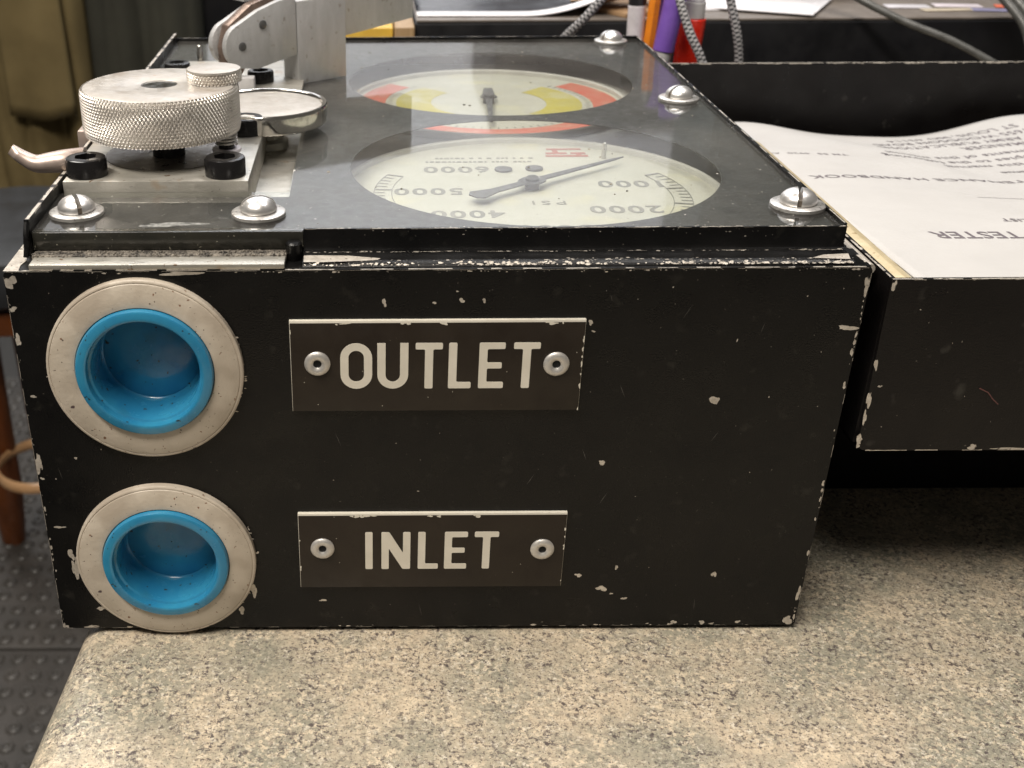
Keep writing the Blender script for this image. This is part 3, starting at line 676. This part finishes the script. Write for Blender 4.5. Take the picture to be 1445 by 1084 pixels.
def knurl(cx, cy, z0, z1, R, teeth, depth, per=6, chamfer=.06):
    """knurled cylinder wall as one mesh of real diamonds"""
    hgt = z1-z0; p = 2*math.pi*R/teeth; rows = hgt/(p*1.45)
    nu = teeth*per; nv = max(6, int(rows*per))
    u = np.arange(nu)/per; v = np.arange(nv+1)/nv*rows
    U, V = np.meshgrid(u, v)
    tri = lambda q: 1-np.abs((q % 1)*2-1)
    hh = np.minimum(tri(U+V), tri(U-V))
    edge = np.clip(np.minimum(V, rows-V)*1.2, 0, 1)
    rr = R-depth+depth*np.clip(hh*1.25, 0, 1)-chamfer*(1-edge)*.6
    a = U/teeth*2*math.pi
    X = cx+rr*np.cos(a); Yy = cy+rr*np.sin(a); Z = z0+V/rows*hgt
    vs = np.stack([X, Yy, Z], -1).reshape(-1, 3)
    idx = np.arange(nu*(nv+1)).reshape(nv+1, nu); nx = np.roll(idx, -1, 1)
    fs = np.stack([idx[:-1], nx[:-1], nx[1:], idx[1:]], -1).reshape(-1, 4)
    return vs, fs
def np_mesh(name, vs, fs, mat_, parent, loc):
    me = bpy.data.meshes.new(name); me.from_pydata(((vs-np.array(loc))*S).tolist(), [], fs.tolist()); me.materials.append(mat_)
    return link(name, me, parent, loc)
KC = (3.68, 8.35); KR = 2.76; KZ = (15.60, 17.14)
vs, fs = knurl(KC[0], KC[1], KZ[0], KZ[1], KR, 120, .08, 8)
kn = np_mesh('knurled_knob', vs, fs, alu_knurl, T, (KC[0], KC[1], KZ[0]))
m = MB(); m.lathe([(.62, KZ[1]+.01), (.66, KZ[1]+.035), (KR-.20, KZ[1]+.035), (KR-.12, KZ[1]-.0), (KR-.16, KZ[1]-.08)], (*KC, 0), n=120, cap=False)
m.lathe([(KR-.14, KZ[0]+.06), (KR-.16, KZ[0]), (.5, KZ[0])], (*KC, 0), n=96, cap=False); m.build('knob_face', alu_top, kn)
m = MB(); m.lathe([(.62, KZ[1]-.05), (.60, KZ[1]+.0), (.02, KZ[1]+.0)], (*KC, 0), n=40); m.build('centre_disc', chrome, kn)
m = MB(); m.lathe([(.58, 14.70), (.58, KZ[0]+.05)], (3.82, 8.35, 0), n=32); m.build('shaft', black_oxide, kn)
SC = (5.56, 8.75)
vs, fs = knurl(SC[0], SC[1], 17.19, 17.58, .97, 46, .07, 8, .02)
sk = np_mesh('lock_knob', vs, fs, alu_knurl, T, (SC[0], SC[1], 17.19))
m = MB(); m.lathe([(.02, 17.66), (.80, 17.655), (.93, 17.62), (.94, 17.55)], (*SC, 0), n=64, cap=False); m.lathe([(.9, 17.2), (.85, 17.178), (.02, 17.178)], (*SC, 0), n=48, cap=False); m.build('knob_face', alu_top, sk)
# spring post under the knob
sp = MB(); sp.lathe([(.28, 14.70), (.28, 15.5)], (5.92, 8.1, 0), n=16); sp.build('spring_post', black_oxide, bp)
sp = MB(); sp.tube([(5.92+.36*math.cos(a), 8.1+.36*math.sin(a), 15.12+.36*a/(2*math.pi*3.2)) for a in [k*2*math.pi/20 for k in range(65)]], .05, 8); sp.build('spring', washer_metal, bp)
sp = MB(); sp.lathe([(.3, 14.88), (.50, 14.88), (.52, 14.95), (.5, 15.0), (.3, 15.0)], (5.92, 8.1, 0), n=32, cap=False); sp.build('nylon_washer', p_white, bp)
# polished disc on a hexagonal stem
dc = (6.85, 13.3); 
m = MB(); m.lathe([(2.2, 15.0), (2.28, 15.0), (2.31, 15.09), (2.36, 15.12), (2.45, 15.12), (2.495, 15.06), (2.50, 15.0), (2.50, 14.50), (2.49, 14.44), (2.42, 14.38), (.6, 14.38)], (dc[0], dc[1], .25), n=96, cap=False); ds = m.build('polished_disc', chrome, T, (dc[0], dc[1], 15)); ds['label'] = 'polished round disc behind the knurled knob'
m = MB(); m.lathe([(2.27, 0), (2.2, .03), (1.4, .05), (.02, .055)], (dc[0], dc[1], 15.245), n=72, cap=False); m.build('disc_face', alu_top, ds)
m = MB(); m.lathe([(.66, 14.0), (.66, 14.84)], (dc[0]+.05, dc[1], 0), n=6, smooth=False); m.build('hexagonal_stem', alu, ds)
m = MB(); m.lathe([(.85, 13.61), (.85, 13.9), (.7, 14.0), (.3, 14.0)], (dc[0]+.05, dc[1], 0), n=36); m.build('stem_collar', alu, ds)
# pin and second plate screws at the back of the assembly
MB().lathe([(.15, 14.302), (.15, 15.1), (.11, 15.15), (.02, 15.15)], (2.62, 26.2, 0), n=16).build('locating_pin', chrome, T)
b2 = MB().box(1.6, 8.0, 19.4, 25.6, 14.302, 14.50, .03).build('lever_plate', alu, T)
cap_screw(1.75, 24.3, 14.32, b2, .62, .4); cap_screw(6.05, 21.0, 14.51, b2, .6, .5)
m = MB(); m.box(5.25, 5.95, 18.9, 19.5, 14.305, 15.1, .06); m.build('nylon_block', p_grey, b2)
# curved nickel catch lever at the left
m = MB()
P = catmull([(1.1, 7.0, 14.9), (.55, 6.7, 14.95), (.0, 6.6, 14.92), (-.45, 6.5, 14.92), (-.85, 6.5, 15.12), (-1.25, 6.5, 15.42)], 8)
def lever_r(k): return (.42*(1-k)+.20*k if k < .85 else .20*max(.15, (1-k)/.15), .20*(1-k)+.13*k)
t_ = MB()
pts = P; n = 14; prev = None; vs_ = []; fs_ = []
for i, p in enumerate(pts):
    k = i/(len(pts)-1); hw = .50*(1-k)+.24*k; th = .44*(1-k)+.20*k
    if k > .9: hw *= max(.25, 1-(k-.9)*6)
    d = (pts[min(i+1, len(pts)-1)]-pts[max(i-1, 0)]).normalized(); side = Vector((0, 1, 0)); up = d.cross(side).normalized()
    for q in range(n):
        a = 2*math.pi*q/n; vs_.append(p+side*math.cos(a)*hw+up*math.sin(a)*th)
for i in range(len(pts)-1):
    for q in range(n): fs_.append((i*n+q, i*n+(q+1) % n, (i+1)*n+(q+1) % n, (i+1)*n+q))
fs_.append(tuple(range(n))); fs_.append(tuple((len(pts)-1)*n+q for q in range(n)))
t_.add(vs_, fs_, 0, True); lv = t_.build('catch_lever', copper, T); lv['label'] = 'curved tarnished nickel lever sticking out at the left'
MB().box(.10, .85, 10.3, 11.2, 13.9, 15.05, .08).build('catch_bracket', copper, T)
# clevis, block and bar
ex = Vector((.77, .63, 0)).normalized(); ey = Vector((-ex.y, ex.x, 0)); ez = Vector((0, 0, 1))
RM = Matrix(((ex.x, ey.x, 0, 0), (ex.y, ey.y, 0, 0), (0, 0, 1, 0), (0, 0, 0, 1)))
bo = Vector((7.50, 20.95, 0))
blk = MB(); blk.box(.36, 3.13, 0, 1.15, 14.302, 17.93, .03, mat=Matrix.Translation(bo) @ RM)
bk = blk.build('lever_block', alu_block, T); bk['label'] = 'upright sawn aluminium block'
def clevis_outline():
    o = []; cx, cz, r = -2.5, 16.36, .95
    for k in range(15):
        a = rad(255-(k*150/14)); o.append((cx+r*math.cos(a), cz+r*math.sin(a)))
    o += [(-1.7, 17.75), (-.6, 18.05), (.34, 18.15), (.34, 15.65), (-.6, 15.5), (-1.8, 15.3)]
    return o
for dy in (.05, 1.15):
    m = MB(); m.prism(clevis_outline(), bo+ey*(dy-.05)+ex*(-.02), ex, ez, ey*.32, bev=.04)
    m.build('clevis_plate', alu_block, T) if dy < .1 else m.build('clevis_plate', alu_block, T)
m = MB(); m.prism([(-3.3, 16.3), (-3.0, 17.2), (-1.8, 17.95), (-.4, 18.3), (-.4, 15.9), (-2.0, 15.6), (-2.8, 14.6), (-3.2, 14.6)], bo+ey*.42, ex, ez, ey*.55, bev=.05); m.build('lever_link', M('brown_stained_steel', (.30, .22, .18), (.22, .16, .13), .35, metal=.7), T)
for (u, z) in ((-2.62, 16.35), (-1.5, 17.15)):
    m = MB(); q = (-ey).to_track_quat('Z', 'Y').to_matrix().to_4x4(); m.lathe([(.19, -.1), (.19, .04), (.14, .07), (.02, .07)], bo+ex*u+ez*z-ey*.0, n=20, mat=q); m.build('clevis_pin', M('grey_steel_pin', (.16, .16, .16), rough=.35, metal=.6), T)
m = MB(); m.prism([(2.0, 15.7), (4.2, 15.87), (8.38, 16.22), (8.38, 19.2), (-1.6, 18.6), (-1.6, 17.95), (2.0, 17.95)], bo+ey*1.25, ex, ez, ey*.9, bev=.04); br = m.build('lever_bar', alu_block, T)

# paint chips and worn edges -------------------------------------------
CH = [(11.42,12.46,.13,.32),(12.92,12.45,.11,.11),(13.76,12.49,.17,.18),(14.42,12.51,.11,.18),(13.6,12.81,.09,.07),(17.85,11.46,.13,.07),(18.52,6.78,.3,.18),(21.93,9.04,.3,.40),(25.55,11.55,.62,.2),(22.83,2.21,.19,.27),(19.43,2.56,.09,.27),(18.12,2.21,.26,.18),(18.98,1.62,.43,.25),(19.35,1.41,.13,.09),(19.82,1.19,.21,.14),(9.25,1.19,.26,.11),(17.73,11.74,.17,.18),(.1,12.3,.24,.2),(.1,11.3,.22,.4),(.12,6.89,.24,.95),(.28,9.3,.28,.09),(.15,6.24,.14,.12),(.6,6.23,.06,.07),(.5,4.32,.40,.11),(.06,3.86,.09,.09),(1.35,7.02,.13,.09),(.78,2.67,.30,1.15),(.72,3.2,.24,.5),(1.45,.85,.38,.18),(6.85,1.6,.28,.62),(6.4,.72,.24,.36),(3.9,.07,1.7,.14),(1.09,.05,.6,.14),(.12,.08,.17,.14),(21.67,.14,.21,.18),(22.67,.14,.26,.18),(23.98,.16,.21,.13),(25.7,.24,.45,.38),(25.9,1.3,.16,.6),(25.93,5.92,.11,.23),(25.9,9.53,.11,.27),(25.9,12.95,.16,.7),(5.31,13.44,1.66,.12),(.2,13.15,.42,.5),(22.29,11.14,.04,.14),(23.6,9.16,.04,.07),(12.54,5.69,.09,.05),(20.1,12.9,.06,.06),(24.2,12.6,.05,.05)]
rng = random.Random(11)
specks = [(rng.uniform(.3, 25.7), rng.uniform(.2, 13.3), rng.uniform(.015, .05), rng.uniform(.015, .05)) for _ in range(42)]
specks = [s_ for s_ in specks if all((s_[0]-x)**2+(s_[1]-z)**2 > r*r+.3 for x, z, r in PO) and not (8.3 < s_[0] < 17.7 and (1.7 < s_[1] < 5.1 or 8.6 < s_[1] < 12.1))]
blob_part('paint_chips', CH+specks, worn, T)
m = MB()
for _ in range(30):
    x = rng.uniform(.5, 25.5); z = rng.uniform(.4, 13.2); ln = rng.uniform(.1, .7); a = rng.gauss(math.pi/2, .5); wd = rng.uniform(.004, .010)
    if 8.3 < x < 17.8 and (1.2 < z < 5.4 or 8.2 < z < 12.3) or any((x-px)**2+(z-pz)**2 < (pr+.8)**2 for px, pz, pr in PO): continue
    dx, dz = math.cos(a)*ln/2, math.sin(a)*ln/2
    m.add([(x-dx, -.004, z-dz), (x+wd, -.004, z), (x+dx, -.004, z+dz), (x-wd, -.004, z)], [(0, 1, 2, 3)])
m.build('scratches', M('scratched_paint', (.10, .095, .085), rough=.5), T)['kind'] = 'stuff'
# halo of chips round the rings
hal = []
for (cx, cz, r) in PO:
    for _ in range(34):
        a = rng.uniform(math.pi*.95, math.pi*2.15); rr = r+rng.uniform(-.02, .07)
        hal.append((cx+rr*math.cos(a), cz+rr*math.sin(a), rng.uniform(.03, .14), rng.uniform(.03, .09)))
blob_part('ring_edge_chips', hal, worn, T, y=-.009, seed=5)
def edge_wear(m, p0, p1, inward, wmin, wmax, fill, rng, step=.12):
    """jagged strip of bare metal running along an edge p0->p1 and reaching inward"""
    p0, p1, iw = Vector(p0), Vector(p1), Vector(inward).normalized(); L_ = (p1-p0).length; d = (p1-p0)/L_
    s = 0; on = rng.random() < fill
    while s < L_:
        run = rng.uniform(.2, 2.2)*(fill if on else (1-fill))+.08; e = min(L_, s+run)
        if on:
            a = [p0+d*s]; t = s; inner = []
            base = rng.uniform(wmin, (wmin+wmax)/2)
            while t < e:
                inner.append(p0+d*t+iw*max(.006, base+rng.uniform(-.5, 1)*(wmax-base)*(rng.random()**2))); t += step*rng.uniform(.4, 1.2)
            for q in range(len(inner)-1):
                A = inner[q]; B = inner[q+1]; a0 = p0+d*((A-p0).dot(d)); b0 = p0+d*((B-p0).dot(d))
                m.add([a0, b0, B, A], [(0, 1, 2, 3)])
        s = e; on = not on
def speck_line(m, p0, p1, inward, n, smin, smax, spread, rng):
    p0, p1, iw = Vector(p0), Vector(p1), Vector(inward).normalized(); d = (p1-p0).normalized(); L_ = (p1-p0).length; nn = d.cross(iw).normalized()*.0012
    dens = [rng.random()**1.5 for _ in range(int(L_/1.3)+3)]
    for q in range(n):
        t_ = rng.random()*L_; k = t_/1.3; dn = dens[int(k)]*(1-k % 1)+dens[int(k)+1]*(k % 1)
        if rng.random() > dn+.12: continue
        sz = smin+(smax-smin)*rng.random()**3; o = abs(rng.gauss(0, spread)); a0 = rng.random()*6
        c_ = p0+d*t_+iw*(o+sz*.3)+nn*(q % 5)
        m.add([c_+d*math.cos(a0+k_*1.047)*sz*rng.uniform(.6, 2.2)+iw*math.sin(a0+k_*1.047)*sz*rng.uniform(.4, .9) for k_ in range(6)], [tuple(range(6))])
rng = random.Random(21); m = MB(); y = -.012
edge_wear(m, (.05, y, 13.505), (25.95, y, 13.505), (0, 0, -1), .004, .014, .8, rng)
speck_line(m, (.05, y-.002, 13.48), (25.95, y-.002, 13.48), (0, 0, -1), 150, .010, .05, .02, rng)
edge_wear(m, (.005, y, .05), (.005, y, 13.4), (1, 0, 0), .006, .018, .8, rng)
speck_line(m, (.03, y-.002, .1), (.03, y-.002, 13.4), (1, 0, 0), 60, .012, .08, .03, rng)
edge_wear(m, (25.99, y, .05), (25.99, y, 13.4), (-1, 0, 0), .004, .018, .35, rng)
speck_line(m, (25.96, y-.002, .1), (25.96, y-.002, 13.4), (-1, 0, 0), 80, .012, .09, .03, rng)
edge_wear(m, (.1, y, .01), (25.9, y, .01), (0, 0, 1), .004, .02, .35, rng)
speck_line(m, (.1, y-.002, .03), (25.9, y-.002, .03), (0, 0, 1), 60, .012, .09, .03, rng)
z = 13.512
edge_wear(m, (.1, .0, z+.012), (25.9, .0, z+.012), (0, 1, 0), .03, .10, .7, rng)
edge_wear(m, (.01, .2, z), (.01, 32, z), (1, 0, 0), .04, .12, .8, rng)
m.add([(.0, .02, z+.01), (.46, .02, z+.01), (.40, .5, z+.01), (.48, .9, z+.01), (.30, 1.8, z+.01), (.36, 2.6, z+.01), (.0, 2.8, z+.01)], [tuple(range(7))])
edge_wear(m, (25.99, .3, z), (25.99, 31.5, z), (-1, 0, 0), .03, .2, .8, rng)
m.build('worn_case_edges', worn, T)['kind'] = 'stuff'
m = MB()
zt = 14.364
edge_wear(m, (9.0, 1.25, zt), (25.5, 1.25, zt), (0, 1, 0), .01, .075, .5, rng, .08)
speck_line(m, (9.0, 1.25, zt+.002), (25.5, 1.25, zt+.002), (0, 1, 0), 240, .01, .04, .03, rng)
speck_line(m, (9.0, 1.241, 14.34), (25.5, 1.241, 14.34), (0, 0, -1), 90, .008, .03, .12, rng)
edge_wear(m, (9.0, 1.243, 14.355), (25.5, 1.243, 14.355), (0, 0, -1), .004, .02, .4, rng, .08)
edge_wear(m, (.615, 1.3, 14.704), (.615, 31.9, 14.704), (-1, 0, 0), .09, .14, .9, rng)
edge_wear(m, (.624, 1.3, 14.697), (.624, 31.9, 14.697), (0, 0, -1), .005, .09, .35, rng)
edge_wear(m, (25.46, 1.4, 14.424), (25.46, 31.9, 14.424), (1, 0, 0), .03, .075, .6, rng)
edge_wear(m, (.7, 31.87, 14.454), (25.4, 31.87, 14.454), (0, 1, 0), .02, .07, .5, rng)
edge_wear(m, (9.0, 1.06, 13.683), (25.5, 1.06, 13.683), (0, 1, 0), .008, .03, .35, rng, .06)
speck_line(m, (9.0, 1.0, 13.686), (25.5, 1.0, 13.686), (0, 1, 0), 420, .01, .06, .05, rng)
speck_line(m, (9.0, .20, 13.565), (25.5, .20, 13.565), (0, .55, .5), 900, .008, .06, .05, rng)
speck_line(m, (9.0, .36, 13.650), (25.5, .36, 13.650), (0, 1, .04), 260, .01, .05, .07, rng)
m.add([(8.98, .30, 13.655), (9.6, .28, 13.66), (10.4, .34, 13.662), (11.2, .42, 13.665), (11.3, .55, 13.668), (10.3, .78, 13.672), (9.2, .82, 13.674), (8.97, .8, 13.674)], [tuple(range(8))])
m.add([(24.3, .42, 13.664), (25.4, .30, 13.66), (25.5, .75, 13.672), (24.7, .66, 13.67)], [tuple(range(4))])
m.build('worn_frame_edges', worn, T)['kind'] = 'stuff'
m = MB(); rng = random.Random(31)                                  # tiny grit and crumbs on the clear cover
for _ in range(90):
    x = rng.uniform(1, 25); y = rng.uniform(1.6, 30); r = rng.uniform(.012, .04)
    if x < 8.6 and y > 4.5: continue
    m.lathe([(r, 0), (r*.7, r*.8)], (x, y, 14.301), n=5, smooth=False, mat=Matrix.Diagonal((rng.uniform(.6, 2), 1, 1, 1)).to_4x4())
m.build('grit', M('dark_grit', (.03, .025, .02), (.4, .36, .3), .7, nscale=.6), T)['kind'] = 'stuff'
m = MB(); pts_ = blob(4.6, 1.9, 2.2, .5, 26, rng)
m.add([(a, max(b, 1.62), 14.3035) for a, b in pts_], [tuple(range(26))]); bmesh.ops.triangulate(m.bm, faces=m.bm.faces)
m.build('scuff', M('white_scuff', (.30, .30, .28), (.06, .06, .055), .6, nscale=5), T)

# opened lid (tray) on the right ----------------------------------------
lid = MB(); LX0, LX1, LY1, LZ0, LZ1 = 26.65, 56, 31.3, 7.16, 13.12
t = holed_sheet([[(LX0+.12, LZ0+.30), (LX0+.16, LZ0+.12), (LX0+.3, LZ0+.03), (LX0+.5, LZ0), (LX1, LZ0), (LX1, LZ1), (LX0, LZ1), (LX0, LZ1-.1)]], .14)
lid.merge(t, Matrix(((1, 0, 0, 0), (0, 0, 1, 0), (0, 1, 0, 0), (0, 0, 0, 1))))
lid.box(LX0+.01, LX0+.15, .14, LY1-.14, LZ0+.25, LZ1); lid.box(LX1-.14, LX1, .14, LY1-.14, LZ0, LZ1)
lid.box(LX0+.01, LX1, LY1-.14, LY1, LZ0+.05, LZ1); lid.box(LX0+.15, LX1-.14, .14, LY1-.14, LZ0+.01, LZ0+.15)
lo = lid.build('open_lid', black_lid, T); lo['label'] = 'opened black lid tray at the right holding printed sheets'
LC = [(26.80,7.54,.26,.5),(26.77,10.27,.15,.41),(26.79,9.09,.17,.68),(26.80,8.37,.11,.68),(27.05,9.52,.15,.09),(30.54,7.30,.38,.2),(31.73,7.21,1.28,.09),(26.75,12.95,.17,.36),(35.5,7.2,.6,.08),(33.6,11.8,.05,.12)]
rng = random.Random(41)
LC += [(rng.uniform(27, 45), rng.uniform(7.3, 12.9), rng.uniform(.02, .06), rng.uniform(.02, .06)) for _ in range(26)]
blob_part('paint_chips', LC, worn, lo, lo=(26.68, 7.17), hi=(55, 13.1), seed=8)
m = MB(); y = -.011
edge_wear(m, (LX0+.4, y, LZ0+.006), (LX1, y, LZ0+.006), (0, 0, 1), .012, .05, .6, rng)
edge_wear(m, (LX0+.05, y, LZ1-.004), (LX1, y, LZ1-.004), (0, 0, -1), .008, .04, .7, rng)
edge_wear(m, (LX0+.02, 0, LZ1+.003), (LX1, 0, LZ1+.003), (0, 1, 0), .04, .12, .9, rng)
edge_wear(m, (LX0+.01, .2, LZ1+.004), (LX0+.01, 31, LZ1+.004), (1, 0, 0), .05, .14, .9, rng)
edge_wear(m, (LX0+.2, LY1-.14, LZ1+.004), (LX1, LY1-.14, LZ1+.004), (0, 1, 0), .09, .135, .97, rng)
edge_wear(m, (LX0+.2, LY1-.146, LZ1-.0), (LX1, LY1-.146, LZ1-.0), (0, 0, -1), .01, .10, .6, rng)
m.build('worn_lid_edges', worn, lo)['kind'] = 'stuff'
m = MB(); m.tube([(30.2, -.02, 9.43), (30.5, -.02, 9.28), (30.7, -.02, 9.05), (30.92, -.02, 8.86)], .02, 5); m.build('red_scratch', M('reddish_scratch', (.12, .05, .045), rough=.6), lo)
m = MB(); m.prism([(0, 13.02), (.35, 13.06), (.8, 12.86), (.8, 12.6), (0, 12.6)], (LX0+.18, .2, 0), (1, 0, 0), (0, 0, 1), (0, 16, 0), bev=.03); m.build('rubber_seal', gasket, lo)
hg = MB(); hg.box(26.02, 26.34, .9, 31, 12.9, 13.25, .03); hg.tube([(26.34, .9, 13.1), (26.34, 31, 13.1)], .16, 12); hg.build('hinge', worn, T)

# printed sheets in the lid
def paper_z(x, y):
    v = max(0, (y-.6)/28.5); base = 12.93-.35*v-2.55*v**1.5
    wave = .38*math.sin((x-34.5)*.40+math.pi)*v**1.3+(.035*max(0, x-39)**1.2)*v**1.5
    crease = .12*math.exp(-((x-37.3)/.9)**2)*math.exp(-((y-15)/7)**2)
    return base+wave-crease+.07*math.sin(x*.9+y*.4)*v+.05*math.sin(x*.35-y*.55+1)*min(1, v*4)
def sheetfn(dz): return lambda u, v: (27.62+.0*v+26*u, .25+28.6*v, paper_z(27.62+26*u, .25+28.6*v)+dz)
pp = sheet('instruction_sheet', sheetfn(0), 70, 60, paper, None, .03)
tag(pp, 'white typed instruction sheet lying upside down in the open black lid', 'document')
pe = sheet('sheet_stack', sheetfn(-.05), 50, 40, paper_edge, None, .28); tag(pe, 'stack of grey edged sheets under the typed sheet in the lid', 'papers')
def type_line(body, size, x, y, rot=math.pi, sx=1.05, ex=0.0, name='typed_line'):
    t = text_bm(body, size, 0, sx, 1.05, 'LEFT', bold=.014 if 'TESTER' in body else .006); m = MB()
    R = Matrix.Rotation(rot, 4, 'Z')
    for v in t.verts:
        p = R @ v.co; v.co = Vector((x+p.x, y+p.y, 0)); v.co.z = paper_z(v.co.x, v.co.y)+.012
    m.merge(t); return m.build(name, ink, pp, normals=False)
type_line('C TESTER', 1.05, 34.0, 4.95, math.pi+.02, .85)
type_line('PARTS LIST', .50, 36.0, 6.7, math.pi)
type_line('_____________________', .55, 40.5, 9.9); type_line('__________', .5, 42, 11.0)
type_line('OPERATION AND MAINTENANCE HANDBOOK', 0.72, 47.5, 14.4, math.pi+.03, 1.15)
for k, (s_, x, y) in enumerate((('COMMANDER', 44.2, 22.6), ('US ARMY PUBLICATIONS', 44.2, 23.9), ('1655 WOODSON ROAD', 44.2, 25.2), ('ST LOUIS, MO 63114', 44.2, 26.5))): type_line(s_, 1.05, x, y, math.pi+.02, .66)
for k, (s_, y) in enumerate((('For additional requirements of this manual', 20.9), ('forward requests for copies to the following', 19.7), ('address. Reproduction of this manual', 18.5))): type_line(s_, .88, 48.6, y, math.pi+.02, .84)
type_line('Air Force  An  Army   NAVAIR   Avenue', .8, 48.0, 16.6, math.pi+.02, .68)
type_line('TM 55  4920  AN 17', .5, 32.6, 18.9, math.pi, 1.0)
# black box under the open lid
tag(MB().box(27.5, 60, 9.1, 30, -.18, 7.1, .25).build('support_box', M('matt_black_foam', (.008, .008, .009), rough=.8, spec=.1)), 'matt black box on the counter supporting the open lid', 'box')

# dark furniture mirrored in the clear cover
cb = thing('cabinet', (80, 215, -91), 'dark brown cabinet against the pale wall, seen only mirrored in the clear cover', 'cabinet')
MB().box(36, 150, 200, 249, -91, 64, .6).build('body', cab_brown, cb)
for x in (36.8, 74.5, 112.2): MB().box(x, x+36.9, 198.4, 199.9, -88, 62, .4).build('door', cab_brown, cb)
lk = thing('locker', (140, 190, -91), 'tall dark green locker beside the brown cabinet, seen only mirrored in the clear cover', 'locker')
MB().box(72, 180, 170, 196, -91, 150, .6).build('body', cab_green, lk); MB().box(73, 125, 168.4, 169.9, -86, 148, .4).build('door', cab_green, lk)
MB().box(126, 179, 168.4, 169.9, -86, 148, .4).build('door', cab_green, lk)
